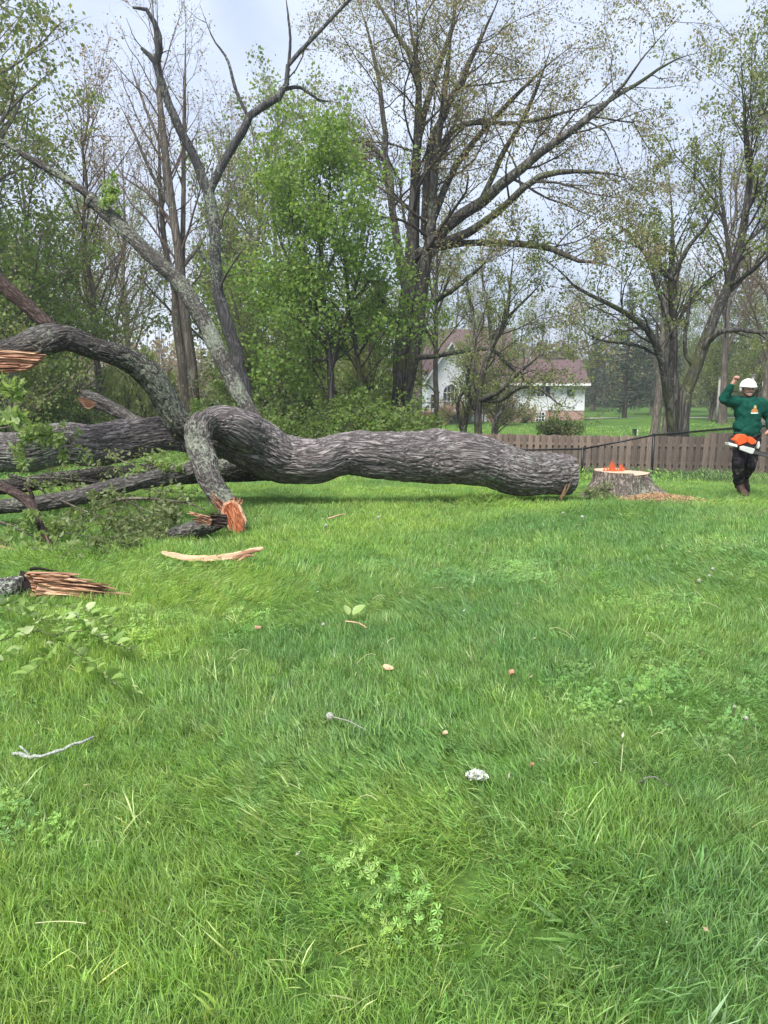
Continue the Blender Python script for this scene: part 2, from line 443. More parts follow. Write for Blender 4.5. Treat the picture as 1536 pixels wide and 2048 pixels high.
M['clover'] = mat_grass('clover', (1.1, 1.15, 1.1))

def grass_clump(k, nb, rad, h, w, dry=0.03, segs=3):
    r = np.random.default_rng(100+k)
    a = r.uniform(0, 2*math.pi, nb); q = rad*np.sqrt(r.uniform(0, 1, nb))
    base = np.stack([q*np.cos(a), q*np.sin(a), np.full(nb, -0.01)], 1)
    H = h*r.uniform(0.45, 1.15, nb); az = r.uniform(0, 2*math.pi, nb)
    lean = np.abs(r.normal(0.15, 0.3, nb)); curl = r.uniform(0.1, 1.1, nb)
    wd = w*r.uniform(0.6, 1.3, nb)
    t = np.linspace(0, 1, segs+1)
    side = np.stack([-np.sin(az), np.cos(az), np.zeros(nb)], 1)
    tw = r.uniform(-0.9, 0.9, nb)
    V = []
    p = base.copy(); ang = lean.copy(); ctr = [p.copy()]
    for s in range(segs):
        d = np.stack([np.cos(az)*np.sin(ang), np.sin(az)*np.sin(ang), np.cos(ang)], 1)
        p = p+d*(H/segs)[:, None]; ang = ang+curl/segs*1.2; ctr.append(p.copy())
    out_ = np.stack([np.cos(az), np.sin(az), np.zeros(nb)], 1)
    sd = np.cos(tw)[:, None]*side+np.sin(tw)[:, None]*out_
    for s in range(segs):
        ww = wd*(1.0 if s == 0 else (1-0.55*(s/segs)))*0.5
        V += [ctr[s]-sd*ww[:, None], ctr[s]+sd*ww[:, None]]
    V.append(ctr[-1])
    nv = 2*segs+1
    V = np.stack(V, 1).reshape(-1, 3)
    o = (np.arange(nb)*nv)[:, None]
    F4 = np.concatenate([o+np.array([[2*s, 2*s+1, 2*s+3, 2*s+2]]) for s in range(segs-1)])
    F3 = o+np.array([[2*segs-2, 2*segs-1, 2*segs]])
    isdry = r.uniform(0, 1, nb) < dry
    mi = np.concatenate([np.tile(isdry, segs-1), isdry]).astype(int)
    return mesh_data('grass_clump', V, F4, F3, smooth=False, mats=[M['grass'], M['grass_dry']], midx=mi)
def clover_clump(k):
    r = np.random.default_rng(300+k); V = []; F = []
    for _ in range(26):
        a = r.uniform(0, 2*math.pi); q = 0.075*math.sqrt(r.uniform()); h = r.uniform(0.03, 0.065); s = r.uniform(0.004, 0.0075)
        c = np.array((q*math.cos(a), q*math.sin(a), h)); b0 = r.uniform(0, 6.28)
        for lf in range(3):
            th = b0+lf*2.09; d = np.array((math.cos(th), math.sin(th), r.uniform(-0.2, 0.45))); n_ = np.array((-math.sin(th), math.cos(th), 0))
            i = len(V); V += [c, c+d*s*.7+n_*s*0.6, c+d*s*1.5+n_*s*0.8, c+d*s*2.1+n_*s*.35, c+d*s*2.1-n_*s*.35, c+d*s*1.5-n_*s*0.8, c+d*s*.7-n_*s*0.6]; F += [(i, i+1, i+2, i+3), (i, i+3, i+4, i+4)][:1]+[(i, i+4, i+5, i+6)]
    return mesh_data('clover_clump', V, F, smooth=False, mats=[M['clover']])
gcol = bpy.data.collections.new('grass_kinds')
kinds = []
for k in range(6): kinds.append(grass_clump(k, 60, 0.085, 0.086, 0.0038))          # 0-5 near, fine
for k in range(4): kinds.append(grass_clump(10+k, 52, 0.16, 0.095, 0.0072, segs=2))   # 6-9 middle
for k in range(3): kinds.append(grass_clump(20+k, 44, 0.36, 0.11, 0.022, segs=2))   # 10-12 far
for k in range(2): kinds.append(clover_clump(k))                                    # 13-14
for k in range(2): kinds.append(grass_clump(40+k, 14, 0.05, 0.15, 0.0045, 0.35))
for k in range(2): kinds.append(grass_clump(44+k, 12, 0.06, 0.10, 0.0105, 0.1))       # 17-18 broad blades
if False: kinds.append(grass_clump(40+k, 16, 0.05, 0.17, 0.0050, 0.2))        # 15-16 long tufts
for k, me in enumerate(kinds):
    o = bpy.data.objects.new('grass_kind_%02d' % k, me); gcol.objects.link(o)

def scatter(y0, y1, dens, pad):
    """points in the wedge in front of the camera with a wide margin on both sides"""
    area_w = lambda y: 0.60*y+pad
    n = int(dens*(y1-y0)*(area_w(y0)+area_w(y1)))
    y = rng.uniform(y0, y1, n*2); x = rng.uniform(-1, 1, n*2)*area_w(y1)
    keep = np.abs(x) < area_w(y)
    return x[keep][:n], y[keep][:n]
GP, GI, GS = [], [], []
def put(y0, y1, dens, pad, ids, smin, smax):
    x, y = scatter(y0, y1, dens, pad)
    GP.append(np.stack([x, y, gz(x, y)], 1)); GI.append(rng.choice(ids, len(x))); GS.append(rng.uniform(smin, smax, len(x)))
put(0.9, 3.6, 360, 1.0, range(6), 0.75, 1.2)
put(3.6, 6.5, 220, 1.2, range(6), 0.85, 1.25)
put(6.5, 11.0, 120, 1.5, range(6, 10), 0.65, 1.0)
put(11.0, 17.0, 55, 2.0, range(6, 10), 0.5, 0.85)
put(17.0, 30.0, 17, 3.0, range(10, 13), 0.7, 1.1)
put(30.0, 60.0, 4, 3.0, range(10, 13), 0.9, 1.4)
put(0.9, 7.0, 16, 1.0, (15, 16), 0.7, 1.25)
put(1.0, 9.0, 14, 1.0, (17, 18), 0.7, 1.2)
# clover grows in drifts
cx_, cy_ = scatter(1.0, 7.0, 60, 1.0)
kp = fbm(cx_*0.8+3, cy_*0.8, 9.0) > 0.60
GP.append(np.stack([cx_[kp], cy_[kp], gz(cx_[kp], cy_[kp])], 1)); GI.append(rng.choice((13, 14), kp.sum())); GS.append(rng.uniform(0.8, 1.6, kp.sum()))
GP = np.concatenate(GP); GI = np.concatenate(GI).astype(np.int32); GS = np.concatenate(GS)
# wind-laid swirls: lean angle and heading drift over the lawn
hd = 2*math.pi*fbm(GP[:, 0]*0.45, GP[:, 1]*0.45, 21.0, 2)*1.6
ln = 0.12+0.75*sstep(0.50, 0.72, fbm(GP[:, 0]*0.65+9, GP[:, 1]*0.9, 5.0, 3))
GS = GS*(0.65+0.6*fbm(GP[:, 0]*1.3, GP[:, 1]*1.3, 2.0, 2))
ln = ln+np.abs(rng.normal(0, 0.16, len(GP))); hd = hd+rng.normal(0, 0.45, len(GP))
spin = rng.uniform(0, 2*math.pi, len(GP))
rot = np.empty((len(GP), 3))
from mathutils import Euler, Quaternion
for i in range(len(GP)):
    q = Quaternion((-math.sin(hd[i]), math.cos(hd[i]), 0), ln[i]) @ Quaternion((0, 0, 1), spin[i])
    rot[i] = q.to_euler()
gme = bpy.data.meshes.new('grass'); gme.vertices.add(len(GP)); gme.vertices.foreach_set('co', GP.astype(np.float32).ravel())
a_ = gme.attributes.new('rot', 'FLOAT_VECTOR', 'POINT'); a_.data.foreach_set('vector', rot.astype(np.float32).ravel())
a_ = gme.attributes.new('size', 'FLOAT', 'POINT'); a_.data.foreach_set('value', GS.astype(np.float32))
def lerp3(f, stops):
    return np.stack([np.interp(f, [p for p, _ in stops], [c[k] for _, c in stops]) for k in range(3)], 1)
_f1 = fbm(GP[:, 0]*0.55+3, GP[:, 1]*0.55, 11.0, 4); _f2 = fbm(GP[:, 0]*1.9, GP[:, 1]*1.9+8, 17.0, 3)
TC = lerp3(_f1, [(0.32, (0.092, 0.182, 0.058)), (0.48, (0.122, 0.220, 0.058)), (0.66, (0.162, 0.260, 0.062))])
_w = (0.55*sstep(0.42, 0.72, _f2))[:, None]
TC = TC*(1-_w)+np.array([[0.150, 0.240, 0.075]])*_w
TC = np.array([[1.60, 1.52, 1.45]])*TC*rng.uniform(0.82, 1.2, (len(TC), 1))*np.stack([rng.uniform(0.88, 1.14, len(TC)), np.ones(len(TC)), rng.uniform(0.8, 1.2, len(TC))], 1)
a_ = gme.attributes.new('tint', 'FLOAT_COLOR', 'POINT'); a_.data.foreach_set('color', np.concatenate([TC, np.ones((len(TC), 1))], 1).astype(np.float32).ravel())
a_ = gme.attributes.new('pick', 'INT', 'POINT'); a_.data.foreach_set('value', GI)
gme.update()
grass = tag(link('grass', gme), 'long green unmown grass covering the lawn', 'grass', kind='stuff')
ng = bpy.data.node_groups.new('grass_scatter', 'GeometryNodeTree')
ng.interface.new_socket(name='Geometry', in_out='INPUT', socket_type='NodeSocketGeometry')
ng.interface.new_socket(name='Geometry', in_out='OUTPUT', socket_type='NodeSocketGeometry')
gi = ng.nodes.new('NodeGroupInput'); go = ng.nodes.new('NodeGroupOutput')
ip = ng.nodes.new('GeometryNodeInstanceOnPoints'); ci = ng.nodes.new('GeometryNodeCollectionInfo')
ci.inputs['Collection'].default_value = gcol; ci.inputs['Separate Children'].default_value = True; ci.inputs['Reset Children'].default_value = True
ip.inputs['Pick Instance'].default_value = True
def named(nm, t):
    n = ng.nodes.new('GeometryNodeInputNamedAttribute'); n.data_type = t; n.inputs['Name'].default_value = nm; return n.outputs['Attribute']
ng.links.new(gi.outputs[0], ip.inputs['Points']); ng.links.new(ci.outputs[0], ip.inputs['Instance'])
ng.links.new(named('pick', 'INT'), ip.inputs['Instance Index'])
e2r = ng.nodes.new('FunctionNodeEulerToRotation'); ng.links.new(named('rot', 'FLOAT_VECTOR'), e2r.inputs[0])
ng.links.new(e2r.outputs[0], ip.inputs['Rotation']); ng.links.new(named('size', 'FLOAT'), ip.inputs['Scale'])
ng.links.new(ip.outputs[0], go.inputs[0])
gm = grass.modifiers.new('scatter', 'NODES'); gm.node_group = ng

# ------------------------------------------------------------------ fallen tree
def bark_tube(name, rows, mat, parent, base, step=0.02, amp=0.014, seed=0, kr=34.0, kl=5.0, bumps=(), taper_end=False, close=(False, False)):
    """one limb of the fallen tree: rows (px, py, r_px, Y), furrowed bark as real relief"""
    W = np.array([np.append(at(a, b, Y), r*pxm(Y)) for a, b, r, Y in rows])
    L = np.linalg.norm(np.diff(W[:, :3], axis=0), axis=1).sum()
    n = max(int(L/step), 8); W = resample(W, n)
    P, R = W[:, :3], W[:, 3]
    sl = np.linspace(0, L, n); kk = sstep(0, 0.3, sl)*(1-sstep(L-0.2, L, sl))
    P = P+np.stack([vnoise(sl*2.3+seed*5, 3.0+c_, seed)-0.5 for c_ in range(3)], 1)*(R*0.38*kk)[:, None]
    s = np.concatenate([[0], np.cumsum(np.linalg.norm(np.diff(P, axis=0), axis=1))])
    T = nrm(np.gradient(P, axis=0))
    # parallel transport, seam starts at the back underneath
    n0 = np.array((0, 0.7, -0.7)); n0 = n0-(n0@T[0])*T[0]; n0 /= np.linalg.norm(n0)
    Nn = [n0]
    for i in range(1, n):
        v = Nn[-1]-(Nn[-1]@T[i])*T[i]; Nn.append(v/np.linalg.norm(v))
    Nn = np.array(Nn); Bn = np.cross(T, Nn)
    Rm = R.mean(); sides = int(np.clip(2*math.pi*R.max()/(step*0.75), 14, 250))
    th = np.arange(sides+1)*2*math.pi/sides
    ct, st_ = np.cos(th)[None], np.sin(th)[None]; S = s[:, None]
    o = seed*13.7
    wob = 1+0.09*(vnoise(ct*1.3+o, st_*1.3, S*1.1+o)-0.5)*2+0.06*(vnoise(ct*2.6+o, st_*2.6, S*3.0)-0.5)*2
    X, Yc = ct*Rm*kr, st_*Rm*kr
    wx = 1.3*(vnoise(X*0.35+o, Yc*0.35, S*kl*0.9)-0.5); wy = 1.3*(vnoise(X*0.35, Yc*0.35+o+40, S*kl*0.9)-0.5)
    nz = vnoise(X+wx+o, Yc+wy, S*kl); rd = 1-np.abs(2*nz-1)
    nz2 = vnoise(X*2+wx*2+o, Yc*2+wy*2, S*kl*2.4+5); rd2 = 1-np.abs(2*nz2-1)
    cr = vnoise(X*1.2+o, Yc*1.2, S*kl*3.6+9)
    h = -(rd**5)*1.5-0.5*rd2**4-0.7*(cr-0.5)
    rr = R[:, None]*wob+amp*h
    for (bs, bt, bw, bh) in bumps:          # knots and swellings: position along, angle, width, height
        dth = np.angle(np.exp(1j*(th[None]-bt)))*Rm
        rr = rr+bh*np.exp(-((S-bs)**2+dth**2)/bw**2)
    V = P[:, None]+rr[..., None]*(ct[..., None]*Nn[:, None]+st_[..., None]*Bn[:, None])
    U = np.stack([np.broadcast_to(th[None]*Rm, rr.shape), np.broadcast_to(S, rr.shape)], -1)
    m_ = sides+1
    i, j = np.meshgrid(np.arange(n-1), np.arange(sides), indexing='ij')
    F = np.stack([i*m_+j, i*m_+j+1, (i+1)*m_+j+1, (i+1)*m_+j], -1).reshape(-1, 4)
    Vf = V.reshape(-1, 3)-base; Uf = U.reshape(-1, 2); F3 = []
    Vl = [Vf]; Ul = [Uf]; cnt = len(Vf)
    for e, row in ((0, 0), (1, n-1)):
        if close[e]:
            Vl.append((P[row]-base)[None]); Ul.append(np.zeros((1, 2)))
            for j in range(sides):
                F3.append((cnt, row*m_+j+1, row*m_+j) if e == 0 else (cnt, row*m_+j, row*m_+j+1))
            cnt += 1
    return link(name, mesh_data(name, np.concatenate(Vl), F, np.array(F3) if F3 else None, mats=[mat], uv=np.concatenate(Ul)), parent), V, P, T

def splinter(name, parent, base, p, d, r, length, mat, seed=0, n=34, skew=None, flat=1.0, hollow=0.5):
    """torn end of a limb: a crown of jagged fibres of unequal length round a hollowed core"""
    q = np.random.default_rng(seed); p = np.asarray(p, float); d = np.asarray(d, float)/np.linalg.norm(d)
    ref = np.array((0, 0, 1.0)) if abs(d[2]) < 0.8 else np.array((1.0, 0, 0))
    a = np.cross(d, ref); a /= np.linalg.norm(a); b = np.cross(a, d)
    th = np.linspace(0, 2*math.pi, n, endpoint=False)
    prof = 0.35+0.65*np.abs(np.sin(th*0.5+(skew if skew is not None else q.uniform(0, 6))))**1.5
    ln_ = length*prof*q.uniform(0.45, 1.1, n)
    ln_[1::2] *= q.uniform(0.45, 0.8, len(ln_[1::2]))
    rings = []
    for f, rad in ((-0.3, 0.97), (0.0, 0.96), (0.45, 0.93), (0.8, 0.88), (1.0, 0.84)):
        rings.append([p+d*(ln_[k]*f if f > 0 else f*r)+flat*rad*r*q.uniform(0.96, 1.03)*(math.cos(th[k])*a)+rad*r*math.sin(th[k])*b for k in range(n)])
    for f, rad in ((0.8, 0.70), (0.5, 0.62), (0.25, 0.5), (0.12, 0.25)):
        rings.append([p+d*(ln_[k]*f*(1-hollow*0.3)+q.uniform(-.06, .1)*length)+flat*rad*r*q.uniform(0.85, 1.1)*(math.cos(th[k])*a)+rad*r*math.sin(th[k])*b for k in range(n)])
    V = np.array(rings).reshape(-1, 3)-base
    V = np.vstack([V, (p+d*length*0.1)[None]-base]); c_ = len(V)-1
    R_ = len(rings)
    F = [(i*n+k, i*n+(k+1) % n, (i+1)*n+(k+1) % n, (i+1)*n+k) for i in range(R_-1) for k in range(n)]
    F3 = [((R_-1)*n+k, (R_-1)*n+(k+1) % n, c_) for k in range(n)]
    return link(name, mesh_data(name, V, F, F3, smooth=False, mats=[mat]), parent)

def torn_sheet(name, parent, base, start, tips, Y, mat, seed, nv=46, nu=30, relief=0.03, jag=0.25, dY=0.0, thick=0.05):
    """face of torn fibres: start and tips are two px polylines joined by the grain, ragged at the tips"""
    q = np.random.default_rng(seed)
    def along(pl, n):
        pl = np.array(pl, float); t = np.linspace(0, 1, len(pl)); u = np.linspace(0, 1, n); return np.stack([np.interp(u, t, pl[:, 0]), np.interp(u, t, pl[:, 1])], 1)
    A, B = along(start, nv), along(tips, nv); k = 1-jag*q.uniform(0, 1, nv)**1.5; k[::2] *= q.uniform(0.86, 1, len(k[::2]))
    u = np.linspace(0, 1, nu); v = np.arange(nv)
    px = A[None, :, 0]+(B-A)[None, :, 0]*(u[:, None]*k[None]); py = A[None, :, 1]+(B-A)[None, :, 1]*(u[:, None]*k[None])
    rel = relief*((1-np.abs(2*vnoise(v[None]*0.45+seed, u[:, None]*2.2, seed)-1))+0.5*vnoise(v[None]*0.9, u[:, None]*7, seed+3.0)-0.9)
    V = np.array([[at(px[i, j], py[i, j], Y+dY*u[i]+rel[i, j]) for j in range(nv)] for i in range(nu)]).reshape(-1, 3)-base
    back = V+np.array((0, thick, 0))*(1-0.7*np.repeat(u, nv))[:, None]; n = nu*nv
    F = [(i*nv+j, i*nv+j+1, (i+1)*nv+j+1, (i+1)*nv+j) for i in range(nu-1) for j in range(nv-1)]
    F += [(n+a, n+d, n+c, n+b_) for a, b_, c, d in F]
    rim = [j for j in range(nv)]+[i*nv+nv-1 for i in range(1, nu)]+[(nu-1)*nv+j for j in range(nv-2, -1, -1)]+[i*nv for i in range(nu-2, 0, -1)]
    F += [(rim[r_], n+rim[r_], n+rim[(r_+1) % len(rim)], rim[(r_+1) % len(rim)]) for r_ in range(len(rim))]
    return link(name, mesh_data(name, np.vstack([V, back]), F, smooth=False, mats=[mat]), parent)

ft_base = np.array((0.0, 11.0, 0.0))
FT = thing('fallen_tree', ft_base, 'huge fallen tree with furrowed grey bark lying across the lawn', 'fallen tree')
trunk_rows = [(1134,950,44,11.62),(1120,950,44,11.58),(1076,948,45,11.45),(1010,937,48,11.3),(932,919,52,11.15),(841,912,50,11.05),(750,910,47,10.95),(675,913,43,10.9),
              (617,918,46,10.85),(560,912,50,10.85),(500,893,50,10.8),(440,880,42,10.75),(352,872,34,10.65),(234,884,42,10.55),(117,892,41,10.4),(0,908,41,10.25),(-160,925,40,10.1)]
tr, tV, tP, tT = bark_tube('trunk', trunk_rows, M['bark_log'], FT, ft_base, 0.015, 0.015, 1,
      bumps=[(2.15, 3.9, 0.17, 0.05), (2.2, 3.2, 0.07, -0.05), (3.75, 2.6, 0.22, 0.06), (3.3, 4.2, 0.12, 0.03), (0.35, 5.0, 0.3, -0.03)], close=(False, True))
# sawn butt of the trunk: slanting felling cut with a splinter of hinge wood
ring = tV[0]; cen = ring.mean(0)
b = MB(); ringo = [cen+(v-cen)*0.985 for v in ring[:-1]]
b.add([cen+np.array((0.05, 0, 0))]+ringo, [(0, 1+(k+1) % len(ringo), 1+k) for k in range(len(ringo))])
b.build('cut_face', M['wood_cut'], FT, origin=ft_base)
b = MB()
for k, (x0, y0, x1, y1, w, Y) in enumerate([(1120, 997, 1150, 940, 9, 11.28), (1128, 992, 1146, 955, 6, 11.26), (1122, 1000, 1134, 966, 6, 11.24)]):
    p0, p1 = at(x0, y0, Y), at(x1, y1, Y); ww = w*pxm(Y)/2; q = np.array((ww, 0.02, 0.1*ww))
    b.add([p0-q*0.5, p0+q*0.5, 0.5*(p0+p1)+q, p1, 0.5*(p0+p1)-q*0.7, p0+(0.02, 0.09, 0), p1+(0, 0.1, -0.03)], [(0, 1, 2, 3, 4), (0, 4, 3, 6, 5), (1, 5, 6, 3, 2), (0, 5, 1)])
b.build('hinge_splinter', M['wood_pale'], FT, origin=ft_base)

bark_tube('limb', [(640,922,18,10.85),(590,912,32,10.75),(540,893,39,10.62),(490,866,42,10.45),(460,850,40,10.28),(436,845,37,10.15),(416,850,31,10.05),(400,862,20,9.98),(392,872,8,9.95)], M['bark_log'], FT, ft_base, 0.015, 0.014, 17, close=(False, True))
front_rows = [(428,846,12,10.1),(414,848,25,9.92),(405,856,28,9.78),(402,872,27,9.68),(399,892,26,9.58),(404,920,27,9.4),(414,952,25,9.2),(431,983,24,9.0),(452,1014,22,8.85),(466,1040,20,8.75)]
_, fV, fP, fT = bark_tube('limb', front_rows, M['bark_front'], FT, ft_base, 0.014, 0.013, 2, kr=34, kl=7, bumps=[(0.55, 3.2, 0.06, 0.03), (1.0, 2.2, 0.07, 0.025), (1.25, 4.2, 0.05, 0.03)])
tip, td = fP[-1], fT[-1]
torn_sheet('broken_end', FT, ft_base, [(446,1022),(451,1010),(462,1005),(474,1010)], [(457,1050),(465,1063),(477,1069),(487,1061),(489,1044)], 8.57, M['wood_end'], 3, 34, 26, 0.03, 0.03, -0.02, 0.05)
torn_sheet('wood_rim', FT, ft_base, [(442,1024),(447,1007),(462,1000),(478,1006)], [(453,1053),(462,1068),(477,1074),(490,1065),(494,1043)], 8.6, M['wood_pale'], 4, 30, 20, 0.02, 0.03, -0.02, 0.07)
torn_sheet('splinters', FT, ft_base, [(452,1034),(450,1018),(447,1006)], [(436,1022),(424,1006),(415,988),(420,980),(428,990)], 8.64, M['wood_fresh'], 5, 26, 22, 0.04, 0.45, -0.04, 0.04)['kind'] = 'stuff'
torn_sheet('torn_lip', FT, ft_base, [(462,1006),(484,1008)], [(458,996),(472,990),(486,998)], 8.6, M['wood_fresh'], 6, 22, 10, 0.04, 0.5, 0.0, 0.03)
bark_tube('limb', [(458,1030,19,8.85),(474,1055,20,8.8),(486,1074,17,8.75),(490,1082,8,8.72)], M['bark_lichen'], FT, ft_base, 0.016, 0.012, 5, close=(False, True))

curve_rows = [(392,884,36,10.6),(372,856,29,10.5),(348,822,26,10.4),(314,768,27,10.25),(281,734,26,10.1),(234,708,22,9.95),(187,696,21,9.8),(140,680,25,9.65),(98,686,24,9.5),(60,697,22,9.4),(20,708,20,9.35),(-60,725,18,9.3)]
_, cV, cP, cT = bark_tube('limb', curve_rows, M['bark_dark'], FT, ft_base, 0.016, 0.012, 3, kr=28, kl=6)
bark_tube('limb', [(215,704,6,9.95),(170,685,16,9.75),(110,666,20,9.65),(66,674,20,9.6),(30,688,15,9.5),(-30,698,13,9.4),(-80,700,9,9.35)], M['bark_grey'], FT, ft_base, 0.016, 0.010, 13, kr=28, kl=6)
torn_sheet('broken_end', FT, ft_base, [(84,708),(78,720),(60,734),(44,742)], [(-60,697),(-70,715),(-60,735),(-50,752)], 9.16, M['wood_fresh'], 8, 44, 30, 0.07, 0.35, 0.0, 0.12)
torn_sheet('wood_rim', FT, ft_base, [(80,705),(66,708)], [(-60,694),(-60,700)], 9.14, M['wood_pale'], 9, 8, 16, 0.02, 0.1, 0.0, 0.04)
bark_tube('limb', [(112,664,9,9.75),(98,652,13,9.75),(60,618,14,9.8),(0,566,15,9.85),(-80,500,16,9.9)], M['bark_brown'], FT, ft_base, 0.018, 0.009, 4, kr=30, kl=4)
grey_rows = [(415,925,20,9.55),(383,940,18,9.5),(273,965,17,9.3),(156,992,17,9.15),(60,1006,16,9.05),(-90,1022,15,8.9)]
bark_tube('limb', grey_rows, M['bark_grey'], FT, ft_base, 0.016, 0.010, 6, kr=30, kl=6)
rear_rows = [(640,935,26,11.3),(560,940,24,11.45),(470,940,25,11.5),(380,945,22,11.4),(290,945,19,11.3),(190,950,17,11.2),(90,962,15,11.0),(-60,985,13,10.9)]
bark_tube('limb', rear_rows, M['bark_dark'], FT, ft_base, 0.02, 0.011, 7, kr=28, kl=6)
_, sV, sP, sT = bark_tube('limb', [(290,852,15,10.75),(262,838,13,10.8),(220,816,15,10.85),(188,803,17,10.9),(168,796,18,10.92)], M['bark_grey'], FT, ft_base, 0.016, 0.009, 9, kr=30)
splinter('broken_end', FT, ft_base, sP[-1]-sT[-1]*0.04, sT[-1], 0.118, 0.14, M['bark_brown'], 12, 26, 1.0)
b = MB()
for k in range(5):
    p0 = at(196-k*2, 806+k*2, 10.72); p1 = at(150+k*4, 796+k*4.5, 10.72)
    b.add([p0, 0.5*(p0+p1)+(0, -0.02, 0.03), p1, 0.5*(p0+p1)+(0, 0, -0.03), 0.5*(p0+p1)+(0, 0.05, 0)], [(0, 1, 4), (1, 2, 4), (2, 3, 4), (3, 0, 4), (0, 3, 2, 1)])
b.build('splinter', M['wood_fresh'], FT, origin=ft_base)
lich_rows = [(530,880,17,11.2),(504,836,15.5,11.4),(465,758,16,11.7),(422,672,16.5,12.0),(371,586,16,12.3),(312,520,14.5,12.5),(262,470,14,12.7),(215,430,14,12.9),(180,398,13,13.0)]
_, lV, lP, lT = bark_tube('limb', lich_rows, M['bark_lichen'], FT, ft_base, 0.018, 0.013, 10, kr=26, kl=6)
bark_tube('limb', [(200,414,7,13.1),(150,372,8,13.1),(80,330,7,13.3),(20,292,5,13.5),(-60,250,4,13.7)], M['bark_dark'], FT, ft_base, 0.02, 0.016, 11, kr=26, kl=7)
splinter('broken_end', FT, ft_base, lP[-1]-lT[-1]*0.05, lT[-1]+np.array((0, -.1, 0.2)), 0.125, 0.12, M['bark_dark'], 14, 26, 1.0)
# ------------------------------------------------------------------ standing trees
def plen(P): return np.linalg.norm(np.diff(P, axis=1), axis=2).sum(1)
def spawn(P, R, q, dens=None, count=None, t0=0.3, t1=1.0, ang=0.8, ratio=0.5, rr=0.55, n=6, up=0.0, jit=0.18, grav=0.0, lmin=0.15, rmin=0.004, fall=0.55):
    """children of the branches (P, R): vectorised, all with n points"""
    B, m, _ = P.shape; L = plen(P)
    k = np.full(B, count) if count is not None else np.maximum(1, np.round(L*dens)).astype(int)
    idx = np.repeat(np.arange(B), k); K = len(idx)
    first = np.concatenate([[0], np.cumsum(k)[:-1]]); within = np.arange(K)-first[idx]
    t = t0+(t1-t0)*(within+q.uniform(0, 1, K))/k[idx]
    f = np.clip(t, 0, 0.999)*(m-1); i0 = f.astype(int); fr = (f-i0)[:, None]
    p = P[idx, i0]*(1-fr)+P[idx, i0+1]*fr
    r = R[idx, i0]*(1-fr[:, 0])+R[idx, i0+1]*fr[:, 0]
    tg = nrm(P[idx, i0+1]-P[idx, i0])
    rv = q.normal(size=(K, 3)); pe = nrm(rv-(rv*tg).sum(1, keepdims=True)*tg)
    a = ang*q.uniform(0.7, 1.3, K)[:, None]
    d = np.cos(a)*tg+np.sin(a)*pe; d[:, 2] += up; d = nrm(d)
    ln_ = np.maximum(L[idx]*ratio*(1-fall*t)*q.uniform(0.6, 1.3, K), lmin)
    r0 = np.maximum(r*rr*q.uniform(0.75, 1.1, K), rmin)
    Q = np.empty((K, n, 3)); Q[:, 0] = p
    for s in range(1, n):
        p = p+d*(ln_/(n-1))[:, None]; Q[:, s] = p
        d = d+jit*q.normal(size=(K, 3)); d[:, 2] += grav; d = nrm(d)
    return Q, r0[:, None]*np.linspace(1, 0.3, n)[None]
def leaf_points(P, q, per, spread):
    """leaves gather toward twig ends; some twigs carry many, some hardly any"""
    B, m, _ = P.shape; K = int(B*per)
    w = q.gamma(0.7, 1.0, B)+0.02; idx = q.choice(B, K, p=w/w.sum())
    f = (1-0.85*q.uniform(0, 1, K)**1.5)*0.999*(m-1); i0 = f.astype(int); fr = (f-i0)[:, None]
    return P[idx, i0]*(1-fr)+P[idx, i0+1]*fr+q.normal(size=(K, 3))*spread*0.75
def leaf_mesh(name, pts, q, l, w, droop, mats, base=0, share=None):
    K = len(pts); d = q.normal(size=(K, 3)); d[:, 2] -= droop; d = nrm(d)
    rv = q.normal(size=(K, 3)); nn = nrm(np.cross(d, rv))
    ll = (l*q.uniform(0.4, 1.5, K))[:, None]; ww = ll*w
    V = np.stack([pts, pts+d*ll*0.45+nn*ww*0.5, pts+d*ll, pts+d*ll*0.45-nn*ww*0.5], 1).reshape(-1, 3)-base
    F = (np.arange(K)*4)[:, None]+np.arange(4)[None]
    mi = None
    if share is not None: mi = (q.uniform(0, 1, K) < share).astype(int)
    return mesh_data(name, V, F, smooth=False, mats=mats, midx=mi)
def wood_mesh(name, parts, mats, base=0):
    Vs, Fs, c = [], [], 0
    for P, R, sd in parts:
        V, F = tubes(P, R, sd); Vs.append(V); Fs.append(F+c); c += len(V)
    return mesh_data(name, np.concatenate(Vs)-base, np.concatenate(Fs), mats=mats)

